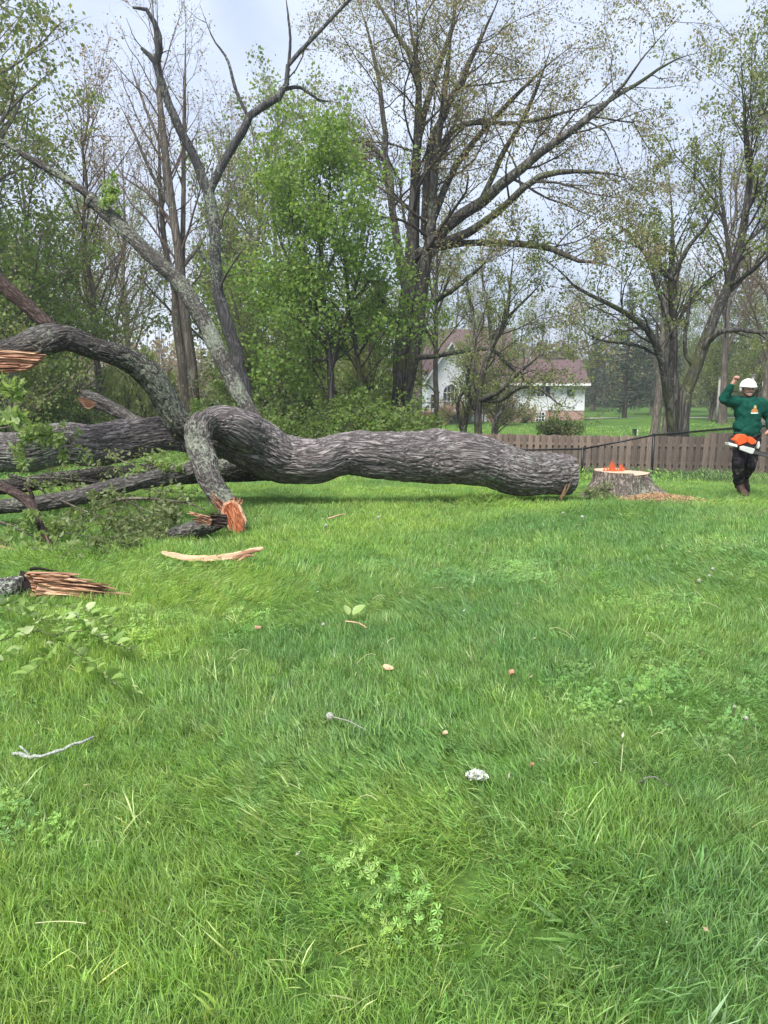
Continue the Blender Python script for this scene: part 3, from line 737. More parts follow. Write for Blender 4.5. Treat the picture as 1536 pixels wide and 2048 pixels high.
def hero_tree(name, base, label, limbs, bark, twig, leafm, seed, lv=(1.2, 1.6, 2.4), per=2, leaf=(0.09, 0.6, 0.3), spread=0.12, ratio=(0.42, 0.5, 0.5),
              up=0.15, share=None, t0=0.35, sides=10, nl=16, extra_mats=None, cat='tree', lean0=0.75, keep=None, group=None):
    """limbs drawn one by one as parts, twigs and leaves grown from them"""
    q = np.random.default_rng(seed); base = np.asarray(base, float)
    T = thing(name, base, label, cat, group)
    Ps, Rs = [], []
    for k, rows in enumerate(limbs):
        P, R = limb(rows, nl); R = R*(0.70 if name == 'maple_tree' else 0.78)
        if name != 'forked_tree' or k in (4, 5, 6): R = np.maximum(R*(1-0.82*sstep(0.62, 1.0, np.linspace(0, 1, nl))), 0.006)
        wv = q.normal(size=P.shape)*R[:, None]*0.12; wv[0] = 0; P = P+wv
        V, F = tubes(P[None], R[None], sides)
        link('trunk' if k == 0 else 'limb', mesh_data('limb', V-base, F, mats=[bark]), T)
        Ps.append(P); Rs.append(R)
    P0, R0 = np.array(Ps), np.array(Rs)
    P1, R1 = spawn(P0, R0, q, lv[0], t0=t0, ang=lean0, ratio=ratio[0], rr=0.34, n=8, up=up, jit=0.16, lmin=0.8, rmin=0.010)
    P2, R2 = spawn(P1, R1, q, lv[1], t0=0.2, ang=0.7, ratio=ratio[1], rr=0.5, n=6, up=up*0.7, jit=0.2, lmin=0.5, rmin=0.006)
    P3, R3 = spawn(P2, R2, q, lv[2], t0=0.2, ang=0.65, ratio=ratio[2], rr=0.6, n=4, up=up*0.3, jit=0.2, lmin=0.3, rmin=0.005)
    o = link('twigs', wood_mesh('twigs', [(P1, R1, 5), (P2, R2, 4), (P3, R3, 3)], [twig], base), T); o['kind'] = 'stuff'
    pts = np.concatenate([leaf_points(P3, q, per, spread), leaf_points(P2, q, per, spread)])
    if keep is not None: pts = pts[keep(pts, q)]
    me = leaf_mesh('crown', pts, q, leaf[0], leaf[1], leaf[2], [leafm]+(extra_mats or []), base, share)
    o = link('crown', me, T); o['kind'] = 'stuff'
    return T

M['leaf_olive'] = mat_leaf('leaf_olive', [(0.140, 0.162, 0.064), (0.215, 0.235, 0.091), (0.296, 0.308, 0.137)])
M['leaf_bud'] = mat_leaf('leaf_bud', [(0.16, 0.105, 0.08), (0.25, 0.18, 0.13), (0.33, 0.27, 0.19)])
M['leaf_green'] = mat_leaf('leaf_green', [(0.105, 0.185, 0.04), (0.17, 0.275, 0.06), (0.25, 0.35, 0.10)], 0.5)
M['leaf_mid'] = mat_leaf('leaf_mid', [(0.100, 0.157, 0.050), (0.154, 0.217, 0.067), (0.234, 0.295, 0.101)])
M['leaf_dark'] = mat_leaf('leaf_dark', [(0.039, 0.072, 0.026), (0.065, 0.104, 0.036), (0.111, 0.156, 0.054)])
M['leaf_willow'] = mat_leaf('leaf_willow', [(0.24, 0.30, 0.12), (0.31, 0.37, 0.16), (0.38, 0.43, 0.21)], 0.5)
M['leaf_tan'] = mat_leaf('leaf_tan', [(0.180, 0.120, 0.078), (0.228, 0.168, 0.102), (0.204, 0.198, 0.090)])
M['leaf_pine'] = mat_leaf('leaf_pine', [(0.035, 0.060, 0.041), (0.056, 0.084, 0.054), (0.081, 0.114, 0.072)], 0.15)
M['leaf_fresh'] = mat_leaf('leaf_fresh', [(0.156, 0.247, 0.072), (0.221, 0.312, 0.102), (0.325, 0.403, 0.180)])

def X(rows, Y, dY=0.0):
    """rows (px, py, r) at distance Y, drifting by dY along the limb"""
    n = len(rows); return [(a, b, r, Y+dY*k/(n-1)) for k, (a, b, r) in enumerate(rows)]

# the big spreading maple in the middle
Yb = 30.0
bm = [X([(800,885,30),(802,780,25),(806,720,24),(812,640,26),(820,560,23),(828,470,18),(832,380,14),(834,260,11),(838,150,11),(820,50,8),(805,-60,6)], Yb),
      X([(812,800,14),(828,705,16),(838,640,16),(846,565,17),(856,500,15),(866,430,12),(868,330,11),(885,220,9),(900,100,7),(910,-30,5)], Yb-0.3, -1),
      X([(838,575,17),(855,505,17),(900,450,16),(975,395,15),(1060,320,12),(1140,265,10),(1230,190,7),(1290,110,5),(1370,20,3)], Yb, -5),
      X([(842,540,12),(870,496,12),(935,468,12),(1000,420,10),(1075,355,9),(1150,343,7),(1235,350,5),(1290,375,3)], Yb-0.3, -5),
      X([(838,505,12),(920,488,9),(1008,487,9),(1093,495,8),(1153,520,7),(1218,530,4),(1262,562,3)], Yb-0.3, -6),
      X([(812,580,13),(796,500,12),(785,430,10),(775,330,9),(742,292,7),(700,280,5),(650,270,3)], Yb, 1),
      X([(785,430,8),(772,330,8),(768,250,7),(758,170,6),(735,60,4),(700,-40,3)], Yb+0.3, 2),
      X([(850,470,13),(858,310,11),(875,255,10),(913,180,9),(953,95,7),(990,15,5),(1020,-60,4)], Yb, -2),
      X([(836,300,9),(845,240,9),(868,160,8),(905,50,6),(918,-50,4)], Yb, 1),
      X([(838,175,9),(820,110,8),(800,80,6),(768,25,5),(735,-30,3)], Yb, 2),
      X([(852,480,11),(905,345,9),(985,240,7),(1090,135,5),(1160,80,3)], Yb, -3),
      X([(862,330,9),(905,262,8),(948,246,7),(1048,245,5),(1148,220,4),(1230,200,3)], Yb, -3),
      X([(838,615,10),(880,595,9),(912,575,7),(955,540,5),(1000,500,3)], Yb-0.2, -3),
      X([(815,718,7),(870,712,7),(930,702,6),(980,698,6),(1018,731,5),(1054,765,5),(1095,788,3)], Yb-0.3, -3),
      X([(806,650,10),(775,620,8),(745,560,6),(715,520,4)], Yb, -1),
      X([(960,405,8),(1010,300,7),(1045,240,6),(1080,160,5),(1110,70,3)], Yb-1, -2),
      X([(1140,265,7),(1190,220,6),(1270,170,5),(1350,120,3),(1420,100,2)], Yb-3, -2)]
hero_tree('maple_tree', gp(797, 893), 'massive dark trunked maple with long spreading limbs and thin spring leaves', bm, M['bark_maple'], M['twig'], M['leaf_olive'], 11,
          lv=(1.05, 2.4, 4.2), per=11, leaf=(0.09, 0.5, 0.7), spread=0.22, share=0.45, up=-0.02, lean0=0.95, extra_mats=[M['leaf_bud']], sides=12, t0=0.40, ratio=(0.46, 0.55, 0.5))
# the forked tree right behind the log
yf = [X([(505,858,19),(484,760,18),(465,685,17),(435,575,15),(432,500,14),(423,425,14),(415,380,14)], 21.0),
      X([(416,385,12),(380,300,11),(350,235,10),(325,170,9),(313,125,9),(320,85,8),(305,35,6),(295,20,5),(265,14,3)], 21.0, -0.6),
      X([(418,385,11),(450,320,10),(485,265,10),(495,235,9),(540,205,9),(570,180,8),(573,160,6),(580,120,5),(605,98,5),(660,40,4),(720,-20,3)], 21.0, 0.6),
      X([(313,130,6),(300,112,6),(283,97,4)], 20.7), X([(495,232,4),(470,175,4),(455,120,3),(425,75,2),(400,10,2)], 21.2, 0.4), X([(570,178,5),(600,175,4),(640,200,3),(680,205,2)], 21.5, 0.5),
      X([(578,125,4),(580,70,3),(570,-20,2)], 21.5), X([(428,540,4),(395,500,3)], 21.0)]
hero_tree('forked_tree', gp(508, 905), 'slim grey tree forking into a wide Y above the log', yf, M['bark_smooth'], M['twig'], M['leaf_olive'], 12,
          lv=(0.3, 1.8, 2.6), per=2, leaf=(0.08, 0.55, 0.5), spread=0.1, share=0.5, extra_mats=[M['leaf_bud']], sides=12, t0=0.5)
# the pair of thin tall trunks
pr = [X([(392,835,14),(385,760,13),(371,640,12),(358,525,11),(345,425,10),(330,310,9),(320,200,8),(310,75,6),(302,-40,5)], 33.0),
      X([(376,840,13),(366,750,12),(352,625,11),(350,570,9),(330,500,7),(322,400,6),(318,300,5),(316,180,4)], 33.4),
      X([(366,600,7),(366,450,6),(368,300,5),(370,150,4),(372,20,3)], 33.5), X([(352,580,6),(320,520,5),(270,470,3),(230,420,2)], 33, -1),
      X([(345,420,5),(300,340,4),(265,260,3),(230,190,2)], 33, -1), X([(330,310,4),(285,200,3),(255,110,2)], 33, 1), X([(358,540,6),(400,490,4),(420,450,2)], 33, 1)]
hero_tree('slender_tree', gp(385, 872), 'pair of slender tall trunks rising from one root with sparse red buds', pr, M['bark_tan'], M['twig_red'], M['leaf_bud'], 13,
          lv=(1.3, 2.0, 2.6), per=3, leaf=(0.085, 0.5, 0.4), spread=0.15, share=0.4, extra_mats=[M['leaf_olive']], up=0.45, ratio=(0.3, 0.5, 0.5))
# the bright green young maple
gm_ = [X([(665,870,10),(663,790,9),(661,740,9),(652,662,8),(645,577,7),(641,480,6),(640,380,4),(640,290,2)], 27.0),
       X([(664,735,6),(675,690,5),(693,633,5),(715,560,4),(735,480,3),(745,400,2)], 27.0, -1), X([(728,865,7),(724,800,7),(715,712,6),(699,612,5),(690,520,4),(685,420,3),(675,330,2)], 27.3),
       X([(650,650,5),(600,570,4),(560,480,3),(540,400,2)], 27, 1), X([(646,590,5),(590,470,4),(575,380,2)], 27, -1), X([(655,690,4),(600,640,4),(540,590,3),(500,560,2)], 27, -1),
       X([(700,610,4),(740,560,3),(765,520,2)], 27, -1), X([(642,480,4),(610,390,3),(600,310,2)], 27, 1), X([(645,560,4),(690,460,3),(710,370,2)], 27, 1),
       X([(660,720,4),(590,720,3),(530,700,2)], 27, -1.5), X([(715,712,4),(750,660,3),(775,640,2)], 27, -1.5), X([(641,470,4),(660,380,3),(655,300,2)], 27, -1)]
hero_tree('green_maple_tree', gp(668, 878), 'bright fresh green young maple left of the massive trunk', gm_, M['bark_maple'], M['twig'], M['leaf_green'], 14,
          lv=(2.3, 2.7, 3.4), per=14, leaf=(0.115, 0.8, 0.5), spread=0.24, ratio=(0.44, 0.52, 0.5), t0=0.10, up=0.02)
# the several-stemmed tree behind the fence on the right
rt = [X([(1364,890,17),(1370,806,15),(1387,741,15),(1406,692,14),(1430,630,13),(1468,540,11),(1488,440,9),(1500,370,8),(1494,300,6),(1485,180,4),(1480,60,2)], 28.0),
      X([(1345,890,13),(1340,820,12),(1333,763,12),(1318,707,10),(1296,658,9),(1270,640,7),(1233,615,6),(1153,575,5),(1118,540,4),(1060,500,2)], 28.0, -2),
      X([(1352,885,11),(1348,763,11),(1347,680,10),(1343,560,8),(1345,440,5),(1335,330,3)], 28.3, 1),
      X([(1400,705,8),(1433,668,7),(1480,660,6),(1536,665,5),(1610,650,3)], 28, -2), X([(1343,555,6),(1380,490,5),(1420,440,4),(1440,380,2)], 28, -1),
      X([(1455,575,6),(1500,545,5),(1550,500,3)], 28, -2), X([(1345,560,6),(1300,520,5),(1260,470,4),(1220,440,2)], 28.3, -1), X([(1390,735,6),(1370,700,5),(1380,600,4),(1395,520,2)], 28),
      X([(1345,660,5),(1320,590,4),(1300,520,3),(1290,440,2)], 28, 2), X([(1490,430,5),(1530,350,4),(1570,250,2)], 28, 1), X([(1468,540,5),(1450,450,4),(1440,350,3),(1450,250,2)], 28, 1),
      X([(1320,712,5),(1270,690,4),(1200,680,3),(1150,650,2)], 28, -2)]
hero_tree('spreading_tree', gp(1355, 905), 'several stemmed leafy tree behind the fence beside the man', rt, M['bark_maple'], M['twig'], M['leaf_olive'], 15,
          lv=(1.7, 2.6, 3.4), per=8, leaf=(0.105, 0.6, 0.4), spread=0.15, share=0.45, extra_mats=[M['leaf_mid']], up=0.25)
# gnarled dark little tree in front of the house
cr = [X([(957,885,10),(955,840,10),(958,800,9),(962,760,8),(985,690,7),(1010,640,6),(1020,570,5),(1030,480,3)], 27.0),
      X([(957,800,7),(985,790,6),(1015,768,6),(1050,735,5),(1090,705,4)], 27, -2), X([(965,800,6),(1000,800,6),(1040,775,5),(1080,778,4),(1120,810,3),(1150,815,2)], 27, -3),
      X([(955,780,7),(945,720,6),(950,660,5),(940,600,4),(930,540,2)], 27, 1), X([(950,820,5),(935,780,5),(938,740,4),(950,700,3)], 27, -1), X([(985,690,5),(975,620,4),(965,560,3),(960,480,2)], 27, 1),
      X([(930,885,5),(922,850,5),(915,810,4),(930,780,3),(960,750,2)], 26.5, -1), X([(985,885,5),(990,845,5),(1005,820,4),(1020,790,2)], 26.6), X([(1010,640,4),(1050,600,3),(1090,560,2)], 27, -1)]
hero_tree('gnarled_tree', gp(957, 895), 'small gnarled dark tree tangled in front of the white house', cr, M['bark_maple'], M['twig'], M['leaf_mid'], 16,
          lv=(2.6, 3.2, 4.0), per=9, leaf=(0.075, 0.6, 0.3), spread=0.1, share=0.5, extra_mats=[M['leaf_olive']])
hero_tree('thin_tree', gp(874, 880), 'thin straight trunk on the lawn left of the house', [X([(874,885,8),(873,800,7),(871,700,6),(872,600,5),(875,500,4),(880,400,2)], 36.0),
          X([(872,640,3),(890,580,3),(905,520,2)], 36, 1), X([(872,700,3),(850,650,2),(840,600,2)], 36, -1), X([(874,790,2),(855,770,2),(835,780,1.5)], 36, -1), X([(872,620,3),(860,560,2),(855,500,1.5)], 36, 1)],
          M['bark_tan'], M['twig'], M['leaf_olive'], 17, lv=(2.0, 2.6, 3.4), per=7, leaf=(0.09, 0.6, 0.3), up=0.3)

# --- generic kinds, grown once and copied --------------------------------
def grow_tree(name, seed, H, bark, twig, leafm, r0=0.22, limbs=16, lv=(14, 1.0, 1.5, 2.0), ratio=(0.42, 0.45, 0.45), per=3, leaf=(0.12, 0.7, 0.3), spread=0.2, t0=0.25,
              up=0.35, share=None, extra=None, stems=1, ang=0.85, lean=0.05, fall=0.55):
    q = np.random.default_rng(seed)
    n = 12; t = np.linspace(0, 1, n)
    Ps, Rs = [], []
    for s in range(stems):
        h = H*q.uniform(0.8, 1.0) if s else H
        dx, dy = q.normal(0, lean+0.12*(stems > 1), 2)
        P = np.stack([t*h*dx+np.cumsum(q.normal(0, 0.012*H, n))*t**0.5+s*0.1, t*h*dy+np.cumsum(q.normal(0, 0.012*H, n))*t**0.5, t*h-0.15], 1)
        Ps.append(P); Rs.append(r0*(1 if s == 0 else 0.75)*(1-0.85*t)*(1+0.6*np.exp(-t*14)))
    P0, R0 = np.array(Ps), np.array(Rs)
    P1, R1 = spawn(P0, R0, q, count=lv[0], t0=t0, t1=0.98, ang=ang, ratio=ratio[0], rr=0.5, n=9, up=up, jit=0.12, lmin=0.6, rmin=0.012, fall=fall)
    P2, R2 = spawn(P1, R1, q, lv[1], t0=0.2, ang=0.7, ratio=ratio[1], rr=0.55, n=6, up=up*0.5, jit=0.18, lmin=0.5, rmin=0.009)
    P3, R3 = spawn(P2, R2, q, lv[2], t0=0.15, ang=0.7, ratio=ratio[2], rr=0.6, n=4, up=up*0.2, jit=0.2, lmin=0.35, rmin=0.007)
    T = thing(name, (0, 0, 0), '', 'tree')
    link('trunk', wood_mesh('trunk', [(P0, R0, 9)], [bark]), T)
    o = link('branches', wood_mesh('branches', [(P1, R1, 5), (P2, R2, 3), (P3, R3, 3)], [twig]), T); o['kind'] = 'stuff'
    pts = np.concatenate([leaf_points(P3, q, per, spread), leaf_points(P2, q, per, spread)])
    o = link('crown', leaf_mesh('crown', pts, q, *leaf, [leafm]+(extra or []), 0, share), T); o['kind'] = 'stuff'
    return T
def grow_shrub(name, seed, H, W, leafm, twig, n=52, per=16, leaf=(0.09, 0.65, 0.2), share=None, extra=None, spread=0.12, cat='shrub'):
    q = np.random.default_rng(seed); k = 7
    th = q.uniform(0, 6.28, n); sp = W*np.sqrt(q.uniform(0.05, 1, n)); t = np.linspace(0, 1, k)
    hh = H*q.uniform(0.55, 1.0, n)*(1-0.35*(sp/W)**2)
    P0 = np.stack([np.cos(th)[:, None]*sp[:, None]*t[None]**0.8+q.normal(0, .05, (n, k)), np.sin(th)[:, None]*sp[:, None]*t[None]**0.8+q.normal(0, .05, (n, k)), hh[:, None]*t[None]**(0.9)-0.05], 2)
    R0 = np.full((n, 1), 0.03)*(1-0.8*t)[None]
    P1, R1 = spawn(P0, R0, q, 2.4, t0=0.1, ang=0.9, ratio=0.45, n=5, up=0.1, jit=0.25, lmin=0.3)
    P2, R2 = spawn(P1, R1, q, 3.0, t0=0.1, ang=0.9, ratio=0.5, n=4, up=0.0, jit=0.25, lmin=0.25)
    T = thing(name, (0, 0, 0), '', cat)
    link('stems', wood_mesh('stems', [(P0, R0, 4), (P1, R1, 3), (P2, R2, 3)], [twig]), T)['kind'] = 'stuff'
    pts = np.concatenate([leaf_points(P2, q, per, spread), leaf_points(P1, q, per, spread)])
    link('foliage', leaf_mesh('foliage', pts, q, *leaf, [leafm]+(extra or []), 0, share), T)['kind'] = 'stuff'
    return T
def grow_conifer(name, seed, H, W, leafm, bark):
    q = np.random.default_rng(seed); t = np.linspace(0, 1, 10)
    P0 = np.stack([0*t, 0*t, t*H-0.2], 1)[None]; R0 = (0.3*(1-0.9*t))[None]
    whorls = int(H*2.2); Ps = []
    for w in range(whorls):
        z = H*(0.10+0.88*w/whorls); L = W*(1-(z/H))**0.8*1.05
        for b_ in range(6):
            a = q.uniform(0, 6.28); l_ = L*q.uniform(0.65, 1.1); s_ = np.linspace(0, 1, 6)
            dr = q.uniform(-0.05, 0.28)
            Ps.append(np.stack([np.cos(a)*l_*s_, np.sin(a)*l_*s_, z+l_*(-dr*s_+0.22*s_**2)], 1))
    P1 = np.array(Ps); R1 = np.full((len(P1), 1), 0.045)*np.linspace(1, .25, 6)[None]
    P2, R2 = spawn(P1, R1, q, 2.6, t0=0.15, ang=0.8, ratio=0.4, n=4, up=0.0, jit=0.1, lmin=0.25)
    T = thing(name, (0, 0, 0), '', 'tree')
    link('trunk', wood_mesh('trunk', [(P0, R0, 8)], [bark]), T)
    link('branches', wood_mesh('branches', [(P1, R1, 4)], [M['twig']]), T)['kind'] = 'stuff'
    pts = np.concatenate([leaf_points(P2, q, 7, 0.07), leaf_points(P1, q, 10, 0.07)])
    link('crown', leaf_mesh('crown', pts, q, 0.30, 0.22, 0.25, [leafm]), T)['kind'] = 'stuff'
    return T
M['frond'] = mat_plain('frond', (0.20, 0.23, 0.09), 0.8, 0.2, 4)
def grow_willow(name, seed, H, W):
    q = np.random.default_rng(seed); t = np.linspace(0, 1, 8)
    P0 = np.stack([0.2*t, 0*t, t*H*0.6-0.1], 1)[None]; R0 = (0.28*(1-0.7*t))[None]
    P1, R1 = spawn(P0, R0, q, count=26, t0=0.35, ang=0.8, ratio=0.8, n=8, up=0.4, jit=0.12, grav=-0.06, lmin=1.0, rmin=0.03, fall=0.3)
    n = 900; idx = q.integers(0, len(P1), n); st_ = P1[idx, q.integers(3, 8, n)]
    dirx = q.normal(0, 0.35, (n, 2)); L = np.minimum(q.uniform(1.5, 5.0, n), st_[:, 2]-0.5).clip(0.5); k = 7; u = np.linspace(0, 1, k)
    P2 = np.stack([st_[:, 0:1]+dirx[:, 0:1]*(u**0.5)[None]*1.2, st_[:, 1:2]+dirx[:, 1:2]*(u**0.5)[None]*1.2, st_[:, 2:3]-L[:, None]*(u**1.3)[None]+0.3*np.sin(u*3.14)[None]], 2)
    R2 = np.full((n, k), 0.010)
    T = thing(name, (0, 0, 0), '', 'tree')
    link('trunk', wood_mesh('trunk', [(P0, R0, 8), (P1, R1, 5)], [M['bark_tan']]), T)
    link('fronds', wood_mesh('fronds', [(P2, R2, 3)], [M['frond']]), T)['kind'] = 'stuff'
    link('crown', leaf_mesh('crown', leaf_points(P2, q, 52, 0.06), q, 0.22, 0.34, 2.2, [M['leaf_willow']]), T)['kind'] = 'stuff'
    return T
def place(src, px, Y, rot=0.0, sc=1.0, label='', group=None, first=False):
    x = (px-768)/FPX*Y*1.0; loc = (x, Y, float(gz(x, Y))-0.02)
    if first:
        src.location = loc; src.rotation_euler = (0, 0, rot); src.scale = (sc,)*3 if np.isscalar(sc) else sc
        src['label'] = label
        if group: src['group'] = group
        return src
    return copy_thing(src, loc, rot, sc, label, group)

A = grow_tree('woodland_tree', 41, 19, M['bark_tan'], M['twig_light'], M['leaf_olive'], 0.24, lv=(26, 1.8, 2.5), per=9, leaf=(0.135, 0.7, 0.3), spread=0.3, share=0.35, extra=[M['leaf_mid']])
B_ = grow_tree('woodland_tree', 42, 16, M['bark_tan'], M['twig_light'], M['leaf_mid'], 0.22, lv=(24, 1.8, 2.4), per=9, leaf=(0.15, 0.75, 0.3), spread=0.3, share=0.3, extra=[M['leaf_olive']], stems=2, t0=0.12)
C_ = grow_tree('budding_tree', 43, 17, M['bark_tan'], M['twig_red'], M['leaf_tan'], 0.2, lv=(30, 2.4, 3.0), per=3, leaf=(0.13, 0.5, 0.3), spread=0.25, share=0.4, extra=[M['leaf_bud']], up=0.6)
D_ = grow_tree('leafy_tree', 44, 8.5, M['bark_tan'], M['twig_light'], M['leaf_mid'], 0.12, lv=(24, 2.4, 2.8), per=9, leaf=(0.14, 0.75, 0.3), spread=0.25, share=0.35, extra=[M['leaf_green']], stems=3, t0=0.06)
E_ = grow_tree('leafy_tree', 45, 8, M['bark_grey'] if False else M['bark_tan'], M['twig_light'], M['leaf_olive'], 0.10, lv=(24, 2.2, 2.8), per=8, leaf=(0.13, 0.7, 0.3), spread=0.25, share=0.5, extra=[M['leaf_mid']], stems=2, t0=0.08)
S1 = grow_shrub('shrub', 51, 2.6, 1.7, M['leaf_mid'], M['twig_light'], share=0.4, extra=[M['leaf_green']], leaf=(0.11, 0.7, 0.2))
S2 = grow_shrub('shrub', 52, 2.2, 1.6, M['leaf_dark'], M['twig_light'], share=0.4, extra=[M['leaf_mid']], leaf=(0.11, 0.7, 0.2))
gw = 'woodland trees on the left'
place(A, -60, 25, 0.4, 1.15, 'tall olive leaved woodland tree at the far left edge', gw, True)
place(A, -190, 30, 2.1, 1.1, 'tall olive leaved tree just outside the left edge', gw)
place(B_, 25, 36, 0.3, 1.1, 'dense twin stemmed tree behind the broken curving limb', gw, True)
place(A, 225, 46, 4.0, 0.72, 'tall hazy tree standing behind the weeping willow', gw)
place(B_, 150, 50, 2.9, 0.9, 'broad green tree just left of the weeping willow', gw)
place(B_, 460, 46, 1.2, 1.15, 'dense green tree behind the slim forked tree', gw)
place(A, 560, 52, 5.2, 1.15, 'tall olive tree rising behind the bright green maple', gw)
place(C_, 275, 55, 0.7, 1.1, 'tall bare tree with reddish buds behind the slender pair', 'budding trees', True)
place(D_, -20, 27, 0.5, 1.0, 'low bushy tree under the canopy at the left edge', 'understorey trees', True)
place(D_, 95, 33, 2.4, 1.1, 'bushy young tree behind the splintered stub', 'understorey trees')
place(E_, 120, 37, 1.0, 1.0, 'pale leaved young tree left of the willow', 'understorey trees', True)
place(E_, 470, 34, 3.0, 1.05, 'pale leaved young tree behind the foot of the forked tree', 'understorey trees')
place(D_, 530, 33, 4.1, 0.85, 'bushy young tree left of the bright green maple', 'understorey trees')
place(D_, 600, 38, 5.3, 0.8, 'bushy young tree behind the bright green maple', 'understorey trees')
place(E_, 745, 33, 0.2, 0.95, 'pale leaved young tree at the foot of the massive maple', 'understorey trees')
place(D_, 760, 45, 1.6, 1.1, 'bushy young tree farther back behind the massive maple', 'understorey trees')
place(E_, 925, 42, 2.2, 0.85, 'pale leaved young tree before the house gable', 'understorey trees')
place(C_, 205, 40, 2.0, 1.05, 'tall thin budding tree above the curved limb', 'budding trees')
place(C_, 470, 52, 3.1, 1.15, 'tall thin budding tree seen through the wide Y', 'budding trees')
place(C_, 1440, 60, 0.9, 1.3, 'tall thin budding tree high above the raised fist', 'budding trees')
place(E_, 990, 42, 0.6, 0.75, 'pale leaved young tree before the middle of the house', 'understorey trees')
place(E_, 40, 24, 4.4, 0.8, 'small pale leaved sapling low at the left edge', 'understorey trees')
gs = 'undergrowth along the back of the lawn'
for k, (src, px, Y, r_, s_, lb) in enumerate([
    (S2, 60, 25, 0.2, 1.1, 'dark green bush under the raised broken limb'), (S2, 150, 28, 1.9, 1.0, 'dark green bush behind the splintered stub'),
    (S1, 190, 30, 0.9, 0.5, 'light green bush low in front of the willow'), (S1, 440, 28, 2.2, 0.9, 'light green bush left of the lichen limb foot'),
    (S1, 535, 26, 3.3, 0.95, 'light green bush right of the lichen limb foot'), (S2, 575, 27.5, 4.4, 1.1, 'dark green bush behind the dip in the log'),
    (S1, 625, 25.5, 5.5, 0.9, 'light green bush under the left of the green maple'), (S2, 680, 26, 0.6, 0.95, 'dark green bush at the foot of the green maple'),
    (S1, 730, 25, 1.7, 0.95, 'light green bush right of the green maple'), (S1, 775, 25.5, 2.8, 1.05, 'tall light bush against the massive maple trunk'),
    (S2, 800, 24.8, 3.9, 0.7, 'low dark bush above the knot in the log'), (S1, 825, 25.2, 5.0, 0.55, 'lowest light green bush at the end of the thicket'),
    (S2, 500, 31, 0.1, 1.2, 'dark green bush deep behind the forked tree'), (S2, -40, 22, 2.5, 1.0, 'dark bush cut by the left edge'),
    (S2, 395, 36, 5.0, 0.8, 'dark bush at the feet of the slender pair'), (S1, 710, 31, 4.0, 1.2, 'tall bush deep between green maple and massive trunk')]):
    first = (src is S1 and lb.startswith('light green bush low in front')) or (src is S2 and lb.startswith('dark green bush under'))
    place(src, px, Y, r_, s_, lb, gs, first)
W_ = grow_willow('willow_tree', 61, 5.6, 3.0)
place(W_, 292, 36, 0.0, 0.92, 'pale green weeping willow behind the curved limb', None, True)
copy_thing(W_, (-14.2, 41, float(gz(-14.2, 41))), 2.0, 0.75, 'smaller weeping willow at the left of the bigger one')
# evergreens and trees beyond the house, right
K_ = grow_conifer('spruce_tree', 71, 15, 4.2, M['leaf_pine'], M['bark_tan'])
place(K_, 1245, 80, 0.2, 0.95, 'dark blue green spruce right of the white house', 'evergreens beyond the lawn', True)
place(K_, 1300, 92, 1.5, 1.15, 'tall evergreen behind the pale trunks', 'evergreens beyond the lawn')
place(K_, 1470, 88, 2.7, 1.25, 'tall evergreen behind the man in green', 'evergreens beyond the lawn')
place(K_, 1185, 105, 3.8, 0.7, 'small distant evergreen beside the roof end', 'evergreens beyond the lawn')
gr_ = 'trees beyond the right lawn'
for src, px, Y, r_, s_, lb in [(A, 1330, 75, 1.0, 0.9, 'olive tree far behind the several stemmed tree'), (B_, 1420, 82, 2.0, 0.85, 'green tree far behind the raised fist'),
    (A, 1500, 70, 3.0, 0.85, 'olive tree far behind the white helmet'), (B_, 1560, 75, 4.0, 0.9, 'green tree at the far right edge'),
    (B_, 1370, 100, 5.0, 0.9, 'distant green tree between the evergreens'), (A, 1180, 110, 0.3, 0.9, 'distant olive tree right of the roof'),
    (B_, 1010, 110, 1.3, 0.95, 'green tree rising behind the house roof'), (A, 900, 105, 2.3, 1.0, 'olive tree behind the left part of the house'),
    (A, 830, 70, 3.5, 0.9, 'olive tree left of the house gable'), (E_, 1500, 60, 0.4, 1.0, 'young tree low behind the man'), (E_, 1415, 64, 1.4, 1.0, 'young tree low behind the fork of stems')]:
    place(src, px, Y, r_, s_, lb, gr_)
for px, Y, r_, s_, lb in [(1080, 100, 1.0, 0.85, 'pinkish budding tree above the house ridge'), (1130, 115, 2.0, 0.95, 'brown budding tree right of the house ridge'),
    (1200, 125, 3.0, 0.9, 'distant brown budding tree left of the spruce'), (1520, 45, 4.0, 1.05, 'tall reddish budding tree at the upper right'), (960, 95, 5.0, 0.85, 'brown budding tree behind the roof left')]:
    place(C_, px, Y, r_, s_, lb, 'budding trees')
